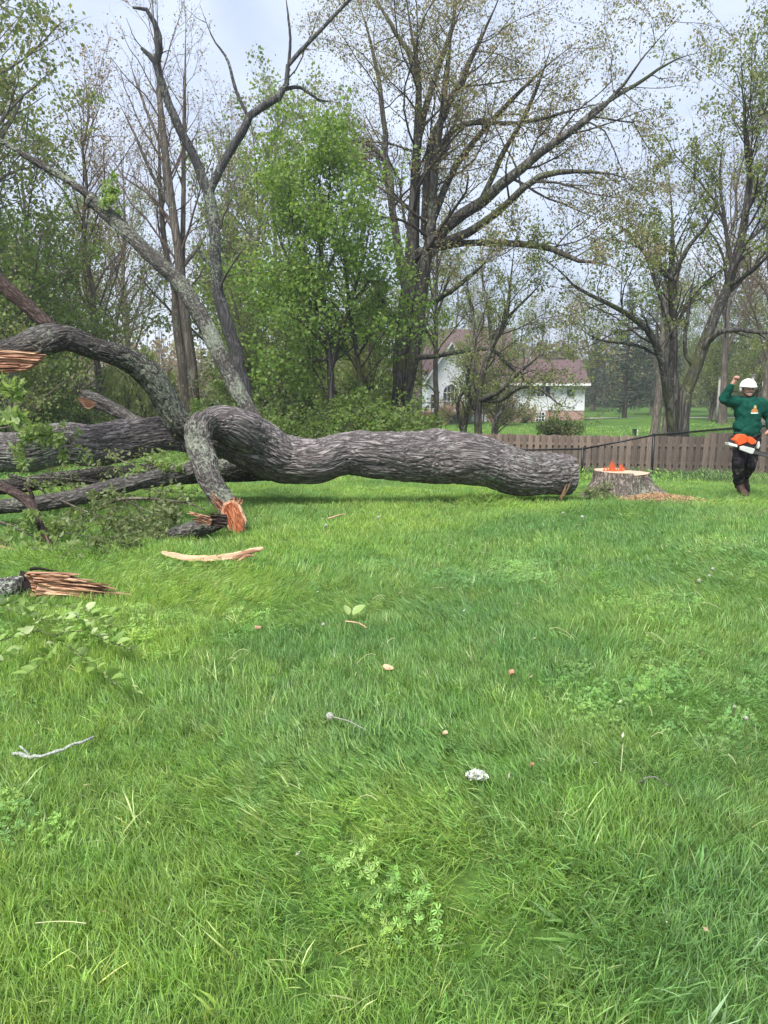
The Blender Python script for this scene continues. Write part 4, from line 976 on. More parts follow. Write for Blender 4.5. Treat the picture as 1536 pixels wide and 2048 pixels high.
# two pale trunks standing on the far lawn
for px, Y, rad, lb in [(1307, 46, 0.27, 'pale grey trunk on the far lawn, left of the dark stems'), (1327, 38, 0.22, 'pale grey trunk close against the dark stems')]:
    x = (px-768)/FPX*Y; z = float(gz(x, Y)); q = np.random.default_rng(int(px))
    P = np.array([[(x+0.25*t+0.05*math.sin(t*5), Y, z-0.1+9*t) for t in np.linspace(0, 1, 12)]]); R = (rad*(1-0.6*np.linspace(0, 1, 12))*(1+0.25*np.exp(-np.linspace(0, 1, 12)*25)))[None]
    T = thing('pale_tree', (x, Y, z), lb, 'tree', 'pale trunks'); bs = np.array((x, Y, z))
    link('trunk', wood_mesh('trunk', [(P, R, 10)], [M['bark_tan']], bs), T)
    P1, R1 = spawn(P, R, q, count=12, t0=0.55, ang=0.7, ratio=0.35, n=7, up=0.3); P2, R2 = spawn(P1, R1, q, 1.4, ang=0.7, n=5); P3, R3 = spawn(P2, R2, q, 2.0, ang=0.7, n=4)
    link('branches', wood_mesh('branches', [(P1, R1, 5), (P2, R2, 3), (P3, R3, 3)], [M['twig']], bs), T)['kind'] = 'stuff'
    link('crown', leaf_mesh('crown', leaf_points(P3, q, 5, 0.2), q, 0.11, 0.6, 0.3, [M['leaf_olive']], bs), T)['kind'] = 'stuff'
# far-off wood that reads as one mass
q = np.random.default_rng(81); n = 90000
wx = q.uniform(-190, 190, n); wy = 125+0.0006*wx**2+q.uniform(0, 35, n); top = 9+9*fbm(wx*0.06, wy*0.03, 4.0, 3)
wz = gz(wx, wy)+top*np.sqrt(q.uniform(0, 1, n))*q.uniform(0.25, 1, n)
nt_ = 700; tx = q.uniform(-190, 190, nt_); ty = 126+0.0006*tx**2+q.uniform(0, 30, nt_); tz = gz(tx, ty)
s_ = np.linspace(0, 1, 4); TP = np.stack([tx[:, None]+q.normal(0, .5, (nt_, 1))*s_, ty[:, None]+0*s_, tz[:, None]+q.uniform(9, 15, (nt_, 1))*s_-0.2], 2); TR = np.full((nt_, 1), 0.16)*(1-0.8*s_)[None]
tv, tf = tubes(TP, TR, 4)
lm = leaf_mesh('tmp', np.stack([wx, wy, wz], 1), q, 1.0, 0.6, 0.2, [M['leaf_mid']])
lv_ = np.empty(len(lm.vertices)*3, np.float32); lm.vertices.foreach_get('co', lv_); lv_ = lv_.reshape(-1, 3)
wm = mesh_data('distant_wood', np.vstack([lv_, tv]), np.vstack([np.arange(n*4).reshape(-1, 4), tf+len(lv_)]), smooth=False, mats=[M['leaf_olive'], M['leaf_tan'], M['twig']],
     midx=np.concatenate([(fbm(wx*0.05+3, wy*0.05, 8.0, 2)+q.normal(0, .08, n) > 0.54).astype(int), np.full(len(tf), 2)]))
bpy.data.meshes.remove(lm)
tag(link('distant_wood', wm), 'far off spring woodland closing the view behind house and lawn', 'woodland', kind='stuff')
# ------------------------------------------------------------------ stump, hinge wood, sawdust
SY = 12.35
sb = at(1240, 985, SY); sb[2] = float(gz(sb[0], SY))
ST = thing('tree_stump', sb, 'fresh cut wide tree stump with red hinge splinters on top', 'stump')
nth, nzz = 180, 46; h_ = 0.40
th = np.arange(nth)*2*math.pi/nth; zz = np.linspace(0, 1, nzz)
fl = 0.50+1.35*np.exp(-(np.angle(np.exp(1j*(th+0.62)))/0.26)**2)+0.75*np.exp(-(np.angle(np.exp(1j*(th-3.5)))/0.42)**2)+0.35*np.exp(-(np.angle(np.exp(1j*(th-4.5)))/0.35)**2)+0.4*np.exp(-(np.angle(np.exp(1j*(th-1.4)))/0.5)**2)
TH, ZZ = np.meshgrid(th, zz)
rid = 1-np.abs(2*vnoise(np.cos(TH)*9, np.sin(TH)*9, ZZ*2.5)-1); rid2 = 1-np.abs(2*vnoise(np.cos(TH)*20, np.sin(TH)*20, ZZ*6)-1)
RR = 0.455*(1+0.05*np.sin(3*TH+1))+0.455*fl[None]*(1-ZZ)**1.7*0.74-0.032*rid**2-0.014*rid2**2+0.05*(vnoise(np.cos(TH)*3, np.sin(TH)*3, ZZ*3)-0.5)
step_ = 0.03*(np.cos(TH-0.0) > 0.15)
V = np.stack([RR*np.cos(TH), RR*np.sin(TH), ZZ*h_-0.06*(1-ZZ)-step_*ZZ**4], -1).reshape(-1, 3)
i, j = np.meshgrid(np.arange(nzz-1), np.arange(nth), indexing='ij'); j2 = (j+1) % nth
F = np.stack([i*nth+j, i*nth+j2, (i+1)*nth+j2, (i+1)*nth+j], -1).reshape(-1, 4)
link('bark', mesh_data('bark', V, F, mats=[M['bark_stump']]), ST)
topr = V.reshape(nzz, nth, 3)[-1]
b = MB()
for side, dz in ((1, -0.028), (-1, 0.006)):
    ring = [(*(t[:2]*0.995), h_+dz) for t, a in zip(topr, th) if (math.cos(a) > 0.15) == (side == 1)]
    b.prism(ring, (0, 0, -0.05))
b.build('cut_face', M['wood_cut'], ST)
q = np.random.default_rng(5)
b = MB()
for k in range(26):
    px = q.uniform(1199, 1244); hgt = q.uniform(0.03, 0.09)
    for c_, am in ((1219, 0.13), (1236, 0.085), (1208, 0.06)): hgt += am*math.exp(-((px-c_)/4.0)**2)*q.uniform(0.6, 1.1)
    x = (px-1240)*pxm(SY); y = q.uniform(-0.16, -0.02); w = q.uniform(0.008, 0.02); t_ = q.uniform(0.01, 0.025)
    b.add([(x-w, y-t_, h_), (x+w, y-t_, h_), (x+w, y+t_, h_), (x-w, y+t_, h_), (x+q.uniform(-.01, .01), y, h_+hgt), (x+w*0.5, y, h_+hgt*0.7), (x-w*.6, y, h_+hgt*0.6)],
          [(0, 1, 5, 4, 6), (2, 3, 6, 4, 5), (1, 2, 5), (3, 0, 6)])
o = b.build('hinge_splinters', M['wood_red'], ST); o['kind'] = 'stuff'
# sawdust
M['sawdust'] = mat_leaf('sawdust', [(0.34, 0.19, 0.10), (0.48, 0.31, 0.18), (0.58, 0.43, 0.28)], 0.1, 0.8)
def sawdust_pile(name, cx, cy, rx, ry, hh, n, label, seed):
    q = np.random.default_rng(seed); c0 = gp(cx, cy)
    a = q.uniform(0, 6.28, n); r_ = np.abs(q.normal(0, 0.5, n)); x = r_*np.cos(a)*rx; y = r_*np.sin(a)*ry
    z = gz(c0[0]+x, c0[1]+y)-c0[2]+hh*np.exp(-(r_*1.6)**2)+q.uniform(0.02, 0.075, n)
    o = link(name, leaf_mesh(name, np.stack([x, y, z], 1), q, 0.022, 0.55, -0.1, [M['sawdust']]), None, c0)
    return tag(o, label, 'sawdust', kind='stuff')
sawdust_pile('sawdust', 1280, 985, 0.28, 0.2, 0.16, 8000, 'orange sawdust heaped against the stump', 1)
sawdust_pile('sawdust', 1312, 1003, 0.48, 0.25, 0.05, 9000, 'orange sawdust spread on the grass before the stump root', 2)
sawdust_pile('sawdust', 1360, 1006, 0.40, 0.3, 0.02, 1800, 'thin scatter of sawdust toward the man', 3)

# ------------------------------------------------------------------ fences
M['fence_wood'] = None
m, nt, out = new_mat('fence_wood')
oc = coords(nt); rnd = nt.nodes.new('ShaderNodeObjectInfo').outputs['Random']
g_ = noise(nt, mapped(nt, oc, (40, 40, 3)), 1.0, 4, 0.6)
c = ramp(nt, g_, [(0.3, (0.12, 0.088, 0.07)), (0.7, (0.235, 0.178, 0.145))])
mr = N(nt, 'ShaderNodeMapRange'); nt.links.new(rnd, mr.inputs['Value']); mr.inputs['To Min'].default_value = 0.7; mr.inputs['To Max'].default_value = 1.25
c = mixc(nt, 1.0, c, mr.outputs[0], 'MULTIPLY'); finish(nt, out, c, 0.9, g_, 0.4, 0.01, 0.15); M['fence_wood'] = m
def on_line(px, a, b):
    """point on the ground line a-b (px, Y) that the photo shows at column px"""
    xa, xb = (a[0]-768)/FPX*a[1], (b[0]-768)/FPX*b[1]; k = (px-768)/FPX
    t = (k*a[1]-xa)/((xb-xa)-k*(b[1]-a[1])); return np.array((xa+t*(xb-xa), a[1]+t*(b[1]-a[1])))
fa, fb_ = np.array(((820-768)/FPX*25.2, 25.2)), np.array(((1680-768)/FPX*21.6, 21.6))
fl_ = np.linalg.norm(fb_-fa); fd = (fb_-fa)/fl_; fn = np.array((fd[1], -fd[0]))       # fn points to the camera side
ang_f = math.atan2(fd[1], fd[0])
FE = thing('wooden_fence', (fa[0], fa[1], float(gz(*fa))), 'weathered brown board fence along the back of the lawn', 'fence')
FE.rotation_euler = (0, 0, ang_f)
FZ = float(gz(*fa))
def board_me(hgt, k):
    b = MB(); w = 0.068; t_ = 0.009
    poly = [(-w, 0, 0.04), (w, 0, 0.04), (w, 0, hgt-0.03), (w-0.025, 0, hgt), (-w+0.025, 0, hgt), (-w, 0, hgt-0.03)]
    b.prism([(x, -t_, z) for x, _, z in poly], (0, 2*t_, 0)); return b.mesh('board', M['fence_wood'])
bme = [board_me(1.12, 0), board_me(1.14, 1), board_me(1.24, 2)]
fq = np.random.default_rng(9); pitch = 0.197; nb = int(fl_/pitch)
step_at = np.linalg.norm(on_line(1412, (820, 25.2), (1680, 21.6))-fa)
for k in range(nb):
    for side in (0, 1):
        s_ = (k+0.5*side)*pitch
        xy = fa+fd*s_; z = float(gz(*xy))-FZ
        me = bme[2] if s_ > step_at else bme[int(fq.integers(0, 2))]
        o = link('board', me, FE, (s_, -0.034 if side == 0 else 0.034, z+fq.normal(0, 0.006)))
        o.rotation_euler = (0, fq.normal(0, 0.012), fq.normal(0, 0.03))
for hz in (0.28, 0.82):
    b = MB(); n = 12
    for k in range(n):
        s0, s1 = fl_*k/n, fl_*(k+1)/n-0.004
        z0 = float(gz(*(fa+fd*s0)))-FZ+hz; z1 = float(gz(*(fa+fd*s1)))-FZ+hz
        b.add([(s0, -.021, z0), (s0, .021, z0), (s0, .021, z0+.085), (s0, -.021, z0+.085), (s1, -.021, z1), (s1, .021, z1), (s1, .021, z1+.085), (s1, -.021, z1+.085)],
              [(0, 1, 2, 3), (7, 6, 5, 4), (0, 4, 5, 1), (1, 5, 6, 2), (2, 6, 7, 3), (3, 7, 4, 0)])
    b.build('rail', M['fence_wood'], FE)
pm = MB().box((-0.045, 0.05, -0.3), (0.045, 0.14, 1.05)).mesh('post', M['fence_wood'])
for k in range(7):
    s_ = 0.4+fl_*k/6.5; link('post', pm, FE, (s_, 0, float(gz(*(fa+fd*s_)))-FZ))
# black chain link
M['black_metal'] = mat_plain('black_metal', (0.012, 0.013, 0.014), 0.45, 0.2, 10, 0.4)
CL = [(905, 21.2, 0.74), (1165, 21.0, 0.80), (1306, 20.4, 1.18), (1492, 15.7, 1.20), (1640, 13.2, 1.2)]
CLp = []
for px, Y, hh in CL:
    x = (px-768)/FPX*Y; z = float(gz(x, Y)); CLp.append((np.array((x, Y, z)), hh))
CF = thing('chain_link_fence', CLp[2][0], 'low black chain link fence in front of the board fence', 'fence'); cb = CLp[2][0]
for p, hh in CLp:
    o = MB().tube([p-cb+(0, 0, -0.2), p-cb+(0, 0, hh+0.03)], 0.033, 10).ellip(p-cb+(0, 0, hh+0.03), (0.036, 0.036, 0.025), 10, 6).build('post', M['black_metal'], CF, smooth=True)
for (p0, h0), (p1, h1) in zip(CLp[:-1], CLp[1:]):
    MB().tube([p0-cb+(0, 0, h0), p1-cb+(0, 0, h1)], 0.024, 8).build('rail', M['black_metal'], CF, smooth=True)
M['wire'] = mat_plain('wire', (0.035, 0.037, 0.038), 0.45, 0.15, 10, 0.5)
Ps = []
for (p0, h0), (p1, h1) in zip(CLp[:-1], CLp[1:]):
    L = np.linalg.norm((p1-p0)[:2]); cell = 0.078; m_ = int(L/cell)
    for k in range(-16, m_+16):
        for sg in (1, -1):
            s0, s1 = k*cell, k*cell+sg*1.2; t0, t1 = 0.0, 1.0
            # clip to the panel
            lo, hi = 0.0, 1.0
            if s1 != s0:
                ta, tb = (0-s0)/(s1-s0), (L-s0)/(s1-s0); lo, hi = max(lo, min(ta, tb)), min(hi, max(ta, tb))
            hi = min(hi, (h0+(h1-h0)*np.clip(k*cell/L, 0, 1))/1.2)
            if hi-lo < 0.05: continue
            row = []
            for t in (lo, 0.5*(lo+hi), hi):
                s_ = s0+(s1-s0)*t; f = np.clip(s_/L, 0, 1); hm = h0+(h1-h0)*f
                g0 = p0+(p1-p0)*f; row.append(np.array((g0[0], g0[1], float(gz(g0[0], g0[1]))+min(0.03+t*1.2, hm)))-cb)
            Ps.append(row)
Ps = np.array(Ps); V, F = tubes(Ps, np.full(Ps.shape[:2], 0.0044), 3)
o = link('wire_mesh', mesh_data('wire_mesh', V, F, mats=[M['wire']]), CF); o['kind'] = 'stuff'

# ------------------------------------------------------------------ white house
m, nt, out = new_mat('white_siding'); oc = coords(nt)
wv = N(nt, 'ShaderNodeTexWave', Scale=1.6, Distortion=0.0); wv.bands_direction = 'Z'; wv.wave_profile = 'SAW'; nt.links.new(oc, wv.inputs['Vector'])
f = noise(nt, oc, 1.2, 4)
finish(nt, out, ramp(nt, f, [(0.3, (0.62, 0.63, 0.66)), (0.7, (0.78, 0.78, 0.79))]), 0.6, wv.outputs['Fac'], 0.5, 0.03, 0.2); M['siding'] = m
m, nt, out = new_mat('house_brick'); oc = coords(nt)
br = N(nt, 'ShaderNodeTexBrick', Scale=4.0); br.inputs['Color1'].default_value = (0.30, 0.14, 0.11, 1); br.inputs['Color2'].default_value = (0.42, 0.26, 0.21, 1); br.inputs['Mortar'].default_value = (0.45, 0.40, 0.37, 1)
nt.links.new(mapped(nt, oc, (1, 1, 1)), br.inputs['Vector']); rx = N(nt, 'ShaderNodeMapping'); rx.inputs['Rotation'].default_value = (math.pi/2, 0, 0); nt.links.new(oc, rx.inputs['Vector']); nt.links.new(rx.outputs[0], br.inputs['Vector'])
finish(nt, out, br.outputs['Color'], 0.85, br.outputs['Fac'], 0.3, 0.01, 0.2); M['brick'] = m
m, nt, out = new_mat('roof_shingle'); oc = coords(nt)
f = noise(nt, mapped(nt, oc, (3, 6, 6)), 1.5, 5, 0.7); wv = N(nt, 'ShaderNodeTexWave', Scale=1.3, Distortion=0.6); wv.bands_direction = 'Z'; nt.links.new(oc, wv.inputs['Vector'])
finish(nt, out, ramp(nt, f, [(0.3, (0.085, 0.056, 0.058)), (0.7, (0.135, 0.09, 0.092))]), 0.85, wv.outputs['Fac'], 0.4, 0.03, 0.2); M['shingle'] = m
M['white_trim'] = mat_plain('white_trim', (0.72, 0.72, 0.72), 0.5, 0.06, 3)
M['dark_glass'] = mat_plain('dark_glass', (0.03, 0.035, 0.04), 0.12, 0.2, 1.5, 0.6, bstr=0.0)
M['deck_wood'] = mat_plain('deck_wood', (0.06, 0.048, 0.042), 0.85, 0.3, 6)
HO = thing('white_house', (12, 75, -1.3), 'white sided house with dull red roof half hidden behind trees', 'house')
ho = np.array((12, 75, -1.3))
def gable(mb_wall, x0, x1, y0, y1, z0, ze, zr, along_x=True):
    pass
b = MB(); b.box((10.2, 75.0, -0.15), (19.6, 82.5, 2.45)); b.prism([(19.58, 75.02, 2.45), (19.58, 82.5, 2.45), (19.58, 78.8, 4.8)], (-9.3, 0, 0)); b.build('wall', M['siding'], HO, origin=ho)
MB().box((10.25, 75.04, -2.2), (19.55, 82.4, -0.16)).build('brick_base', M['brick'], HO, origin=ho)
def roof_x(x0, x1, y0, ym, y1, ze, zr, t_=0.14):
    return MB().prism([(x0, y0, ze), (x0, ym, zr), (x0, y1, ze), (x0, y1, ze+t_), (x0, ym, zr+t_), (x0, y0, ze+t_)], (x1-x0, 0, 0))
roof_x(9.8, 20.0, 74.4, 78.8, 83.1, 2.33, 4.86).build('roof', M['shingle'], HO, origin=ho)
MB().box((9.9, 74.36, 2.24), (19.98, 74.44, 2.46)).build('fascia', M['white_trim'], HO, origin=ho)
MB().box((16.2, 78.6, 4.9), (19.4, 79.0, 5.06)).build('ridge_vent', M['deck_wood'], HO, origin=ho)
b = MB(); b.box((4.2, 76.2, -2.2), (12.6, 84.5, 3.4)); b.prism([(4.22, 76.22, 3.4), (4.22, 84.5, 3.4), (4.22, 80.4, 7.8)], (8.3, 0, 0)); b.build('wall', M['siding'], HO, origin=ho)
roof_x(3.8, 13.0, 75.6, 80.4, 85.1, 3.3, 7.9).build('roof', M['shingle'], HO, origin=ho)
b = MB(); b.prism([(4.3, 72.6, -2.2), (8.3, 72.6, -2.2), (8.3, 72.6, 3.0), (6.3, 72.6, 6.0), (4.3, 72.6, 3.0)], (0, 4.0, 0)); b.build('gable_wall', M['siding'], HO, origin=ho)
b = MB()
for sx in (-1, 1): b.prism([(6.3, 72.2, 6.05), (6.3+sx*2.35, 72.2, 2.62), (6.3+sx*2.35, 72.2, 2.80), (6.3, 72.2, 6.24)], (0, 5.0, 0))
b.build('gable_roof', M['shingle'], HO, origin=ho)
b = MB()
for sx in (-1, 1): b.prism([(6.3, 72.12, 6.0), (6.3+sx*2.4, 72.12, 2.5), (6.3+sx*2.4, 72.12, 2.78), (6.3, 72.12, 6.28)], (0, 0.07, 0))
b.build('barge_board', M['white_trim'], HO, origin=ho)
def window(x0, x1, z0, z1, y, nx=2, nz=2, arch=False, shutters=False, name='window'):
    n = 10; xc, r_ = 0.5*(x0+x1), 0.5*(x1-x0)
    poly = [(x0, y, z0), (x1, y, z0), (x1, y, z1)]+([(xc+r_*math.cos(a), y, z1+r_*math.sin(a)) for a in np.linspace(0.15, math.pi-0.15, n)] if arch else [])+[(x0, y, z1)]
    fr = MB().box((x0-.09, y-.05, z0-.09), (x0, y+.02, z1+.02)).box((x1, y-.05, z0-.09), (x1+.09, y+.02, z1+.02)).box((x0-.02, y-.045, z0-.11), (x1+.02, y+.02, z0))
    if arch:
        for k in range(n-1):
            a0, a1 = math.pi*k/(n-1), math.pi*(k+1)/(n-1)
            fr.prism([(xc+r_*math.cos(a0), y-.05, z1+r_*math.sin(a0)), (xc+(r_+.1)*math.cos(a0), y-.05, z1+(r_+.1)*math.sin(a0)), (xc+(r_+.1)*math.cos(a1), y-.05, z1+(r_+.1)*math.sin(a1)), (xc+r_*math.cos(a1), y-.05, z1+r_*math.sin(a1))], (0, .06, 0))
    else: fr.box((x0-.09, y-.05, z1), (x1+.09, y+.02, z1+.1))
    for k in range(1, nx): fr.box((x0+(x1-x0)*k/nx-.02, y-.035, z0), (x0+(x1-x0)*k/nx+.02, y-.012, z1+(r_*0.8 if arch else 0)))
    for k in range(1, nz+(1 if arch else 0)): fr.box((x0, y-.032, z0+(z1-z0)*k/nz-.02), (x1, y-.014, z0+(z1-z0)*k/nz+.02))
    w = fr.build(name, M['white_trim'], HO, origin=ho)
    MB().prism(poly, (0, 0.03, 0)).build('pane', M['dark_glass'], w, origin=ho).location.y = -0.02
    if shutters:
        for s0 in (x0-.55, x1+.14): MB().box((s0, y-.05, z0), (s0+.4, y-.004, z1)).build('shutter', M['deck_wood'], HO, origin=ho)
window(14.9, 15.6, 1.25, 2.15, 75.0, 2, 2, shutters=True)
window(14.9, 15.7, -1.5, -0.35, 75.03, 3, 4)
window(11.6, 12.3, 1.0, 2.1, 75.0, 2, 2)
window(5.6, 7.0, 0.0, 1.6, 72.6, 4, 2, arch=True)
window(8.9, 10.0, 0.3, 1.9, 76.2, 2, 2)
window(4.45, 5.1, 0.1, 1.4, 72.6, 2, 2)
b = MB().box((2.6, 70.5, -0.35), (9.6, 72.5, -0.2))
b.build('deck', M['deck_wood'], HO, origin=ho)
for k in range(5): MB().box((2.7+1.6*k, 70.55, -2.2), (2.85+1.6*k, 70.7, 0.75)).build('deck_post', M['deck_wood'], HO, origin=ho)
MB().box((2.6, 70.52, 0.62), (9.6, 70.72, 0.70)).box((2.6, 70.56, 0.18), (9.6, 70.66, 0.24)).build('deck_railing', M['deck_wood'], HO, origin=ho)
q = np.random.default_rng(3); a = np.linspace(0, 2*math.pi, 25)
P = np.stack([18.15+0.24*np.cos(a), 0*a+74.93, 1.55+0.24*np.sin(a)], 1)
WR = thing('wreath', (18.15, 74.93, 1.55), 'round green wreath on the white house wall', 'wreath'); wo = np.array((18.15, 74.93, 1.55))
MB().tube(P, 0.05, 6, False).build('ring', M['twig'], WR, origin=wo)
link('leaves', leaf_mesh('leaves', leaf_points(P[None], q, 420, 0.035), q, 0.11, 0.5, 0, [M['leaf_fresh']], wo), WR)['kind'] = 'stuff'
# planting by the house
def grass_tuft(px, Y, H, W, label, seed, col):
    q = np.random.default_rng(seed); x = (px-768)/FPX*Y; c0 = np.array((x, Y, float(gz(x, Y)))); n = 420; t = np.linspace(0, 1, 5)
    a = q.uniform(0, 6.28, n); L = H*q.uniform(0.6, 1.05, n); o_ = W*np.sqrt(q.uniform(0, 1, n))
    P = np.stack([np.cos(a)[:, None]*(0.2*W+o_[:, None]*t**1.8), np.sin(a)[:, None]*(0.2*W+o_[:, None]*t**1.8), L[:, None]*(t-0.25*t**3*(o_/W)[:, None])], 2)
    o = link('ornamental_grass', wood_mesh('ornamental_grass', [(P, np.full((n, 1), 0.014)*np.linspace(1, .5, 5)[None], 3)], [col]), None, c0)
    return tag(o, label, 'ornamental grass', 'dry ornamental grasses by the house')
M['dry_grass'] = mat_plain('dry_grass', (0.36, 0.235, 0.175), 0.8, 0.3, 2)
grass_tuft(848, 69, 1.7, 0.7, 'dry tan ornamental grass tuft farthest left by the house', 1, M['dry_grass'])
grass_tuft(890, 68, 2.3, 0.95, 'dry tan ornamental grass tuft right of the thin trunk', 2, M['dry_grass'])
grass_tuft(930, 69, 2.6, 0.9, 'tallest dry tan ornamental grass tuft beside the gable', 3, M['dry_grass'])
YW = grow_shrub('clipped_shrub', 55, 1.5, 1.35, M['leaf_dark'], M['twig'], n=70, per=16, leaf=(0.09, 0.6, 1.0), share=0.35, extra=[M['leaf_mid']])
place(YW, 1119, 45, 0.4, (1.15, 1.0, 1.0), 'rounded dark green shrub on the lawn below the house', None, True)
M['blossom'] = mat_leaf('blossom', [(0.40, 0.30, 0.27), (0.55, 0.45, 0.42), (0.34, 0.36, 0.22)])
BL = grow_shrub('flowering_shrub', 56, 1.9, 1.2, M['blossom'], M['twig'], per=10, leaf=(0.12, 0.7, 0.2), share=0.3, extra=[M['leaf_mid']])
place(BL, 1048, 71, 0.4, 1.0, 'pale blossoming shrub against the brick base', None, True)
PU = grow_shrub('dark_shrub', 57, 3.4, 1.5, M['leaf_dark'], M['twig_red'], per=8, leaf=(0.12, 0.6, 0.2), share=0.5, extra=[M['leaf_bud']])
place(PU, 1005, 66, 0.4, 1.0, 'tall dark shrub at the middle of the house', None, True)
# brown outbuilding, poles, lawn box
M['barn'] = mat_plain('barn', (0.075, 0.042, 0.038), 0.85, 0.25, 4)
bo = np.array((26.15, 52.0, float(gz(26.15, 52)))); BN = thing('outbuilding', bo, 'dark brown outbuilding with white gable trim at the right edge', 'building', rotz=-0.46)
b = MB(); b.prism([(0, 0, -.2), (6, 0, -.2), (6, 0, 3.6), (3, 0, 6.3), (0, 0, 3.6)], (0, 7, 0)); b.build('wall', M['barn'], BN)
b = MB()
for sx in (-1, 1): b.prism([(3, -.4, 6.35), (3+sx*3.5, -.4, 3.20), (3+sx*3.5, -.4, 3.4), (3, -.4, 6.56)], (0, 7.8, 0))
b.build('roof', M['shingle'], BN)
b = MB()
for sx in (-1, 1): b.prism([(3, -.48, 6.3), (3+sx*3.55, -.48, 3.1), (3+sx*3.55, -.48, 3.42), (3, -.48, 6.6)], (0, 0.07, 0))
b.build('barge_board', M['white_trim'], BN)
MB().box((-0.05, -0.06, 0.9), (0.12, 0.02, 3.5)).build('corner_board', M['white_trim'], BN)
M['pole'] = mat_plain('pole', (0.30, 0.28, 0.26), 0.85, 0.15, 5)
for px, Y, hh, lb in ((1429, 60, 3.6, 'thin pale wooden pole left of the raised fist'), (1494, 58, 3.9, 'thin pale pole behind the white helmet')):
    x = (px-768)/FPX*Y; z = float(gz(x, Y))
    T = thing('pole', (x, Y, z), lb, 'pole', 'pale poles on the far lawn')
    MB().tube([(0, 0, -0.2), (0.05, 0, hh)], [0.10, 0.085], 10).build('shaft', M['pole'], T, smooth=True); MB().box((-0.06, -0.12, hh-0.02), (0.16, 0.12, hh+0.05)).build('cap', M['pole'], T)
x = (1268-768)/FPX*48; z = float(gz(x, 48)); T = thing('yard_box', (x, 48, z), 'small dark box with white side on the far lawn', 'box')
MB().box((-0.14, -0.1, 0), (0.08, 0.1, 0.42)).build('body', M['black_metal'], T, bevel=0.01); MB().box((0.083, -0.11, 0), (0.16, 0.11, 0.36)).build('side_panel', M['white_trim'], T)
# pale strip laid across the far lawn
dv = [(x, 84+0.01*(x-30)**2*0) for x in np.linspace(22, 75, 40)]
V = []; 
for x, y in dv:
    for y_ in (y-0.9, y+0.9): V.append((x, y_, float(gz(x, y_))+0.03))
M['pale_strip'] = mat_plain('pale_strip', (0.42, 0.40, 0.36), 0.95, 0.2, 3)
tag(link('far_strip', mesh_data('far_strip', V, [(2*k, 2*k+2, 2*k+3, 2*k+1) for k in range(39)], mats=[M['pale_strip']])), 'pale strip crossing the far lawn', None, kind='structure')
# ------------------------------------------------------------------ the man in the green hoodie
M['skin'] = mat_plain('skin', (0.47, 0.25, 0.185), 0.5, 0.12, 30, 0.4)
M['hoodie'] = mat_plain('hoodie', (0.006, 0.062, 0.042), 0.9, 0.25, 9, 0.1)
m, nt, out = new_mat('work_trousers'); oc = coords(nt)
f = noise(nt, oc, 9, 5, 0.65); f2 = noise(nt, oc, 3.2, 3)
c = ramp(nt, f, [(0.40, (0.016, 0.014, 0.017)), (0.58, (0.040, 0.033, 0.036)), (0.68, (0.16, 0.135, 0.12))])
finish(nt, out, c, 0.9, f2, 0.4, 0.03, 0.1); M['trousers'] = m
M['boot'] = mat_plain('boot', (0.055, 0.03, 0.022), 0.7, 0.3, 20, 0.3)
M['helmet'] = mat_plain('helmet', (0.80, 0.79, 0.76), 0.35, 0.05, 12, 0.5)
M['strap'] = mat_plain('strap', (0.02, 0.02, 0.02), 0.7, 0.1, 20, 0.2)
M['hair'] = mat_plain('hair', (0.035, 0.022, 0.016), 0.8, 0.3, 60, 0.2)
M['tooth'] = mat_plain('tooth', (0.75, 0.72, 0.66), 0.4, 0.05, 20)
M['saw_orange'] = mat_plain('saw_orange', (0.78, 0.10, 0.02), 0.4, 0.08, 10, 0.4)
M['saw_grey'] = mat_plain('saw_grey', (0.55, 0.55, 0.52), 0.5, 0.08, 10, 0.4)
M['steel'] = mat_plain('steel', (0.42, 0.43, 0.43), 0.35, 0.15, 12, 0.5, 0.7)
M['bar_steel'] = mat_plain('bar_steel', (0.07, 0.07, 0.068), 0.6, 0.2, 30, 0.3)
M['emblem_orange'] = mat_plain('emblem_orange', (0.42, 0.17, 0.05), 0.8, 0.25, 60)
M['emblem_yellow'] = mat_plain('emblem_yellow', (0.50, 0.42, 0.22), 0.8, 0.25, 60)
MY = 12.1
pb = at(1480, 995, MY); pb[2] = float(gz(pb[0], MY))+0.03
dz_fix = pb[2]-at(1480, 995, MY)[2]
PE = thing('person', pb, 'smiling man in green hoodie and white helmet raising his fist', 'person')
def J(px, py, dY=0.0):
    p = at(px, py, MY); p[1] += dY; p[2] += dz_fix; return p-pb
def caps(mb, pts, rad, sides=14):
    """tapered round-ended limb"""
    P = np.array(pts, float)
    for k in range(len(P)-1):
        v = P[k+1]-P[k]; n = max(2, int(np.linalg.norm(v)/0.04)+1)
        S = np.linspace(0, 1, n)[:, None]
        mb.tube(P[k]+v*S, (rad[k]+(rad[k+1]-rad[k])*S[:, 0]), sides)
    for p, r_ in zip(P, rad): mb.ellip(p, (r_*0.995,)*3, sides, 8)
def organic(mb, name, mat, parent, voxel, smooth=4, cloth=0.0):
    o = mb.build(name, mat, parent, smooth=True)
    r_ = o.modifiers.new('skin', 'REMESH'); r_.mode = 'VOXEL'; r_.voxel_size = voxel; r_.use_smooth_shade = True
    s_ = o.modifiers.new('soft', 'SMOOTH'); s_.factor = 0.5; s_.iterations = smooth
    if cloth:
        tx = bpy.data.textures.new(name+'_folds', 'CLOUDS'); tx.noise_scale = 0.085; tx.noise_depth = 2
        d_ = o.modifiers.new('folds', 'DISPLACE'); d_.texture = tx; d_.strength = cloth; d_.mid_level = 0.5; d_.texture_coords = 'LOCAL'
    return o
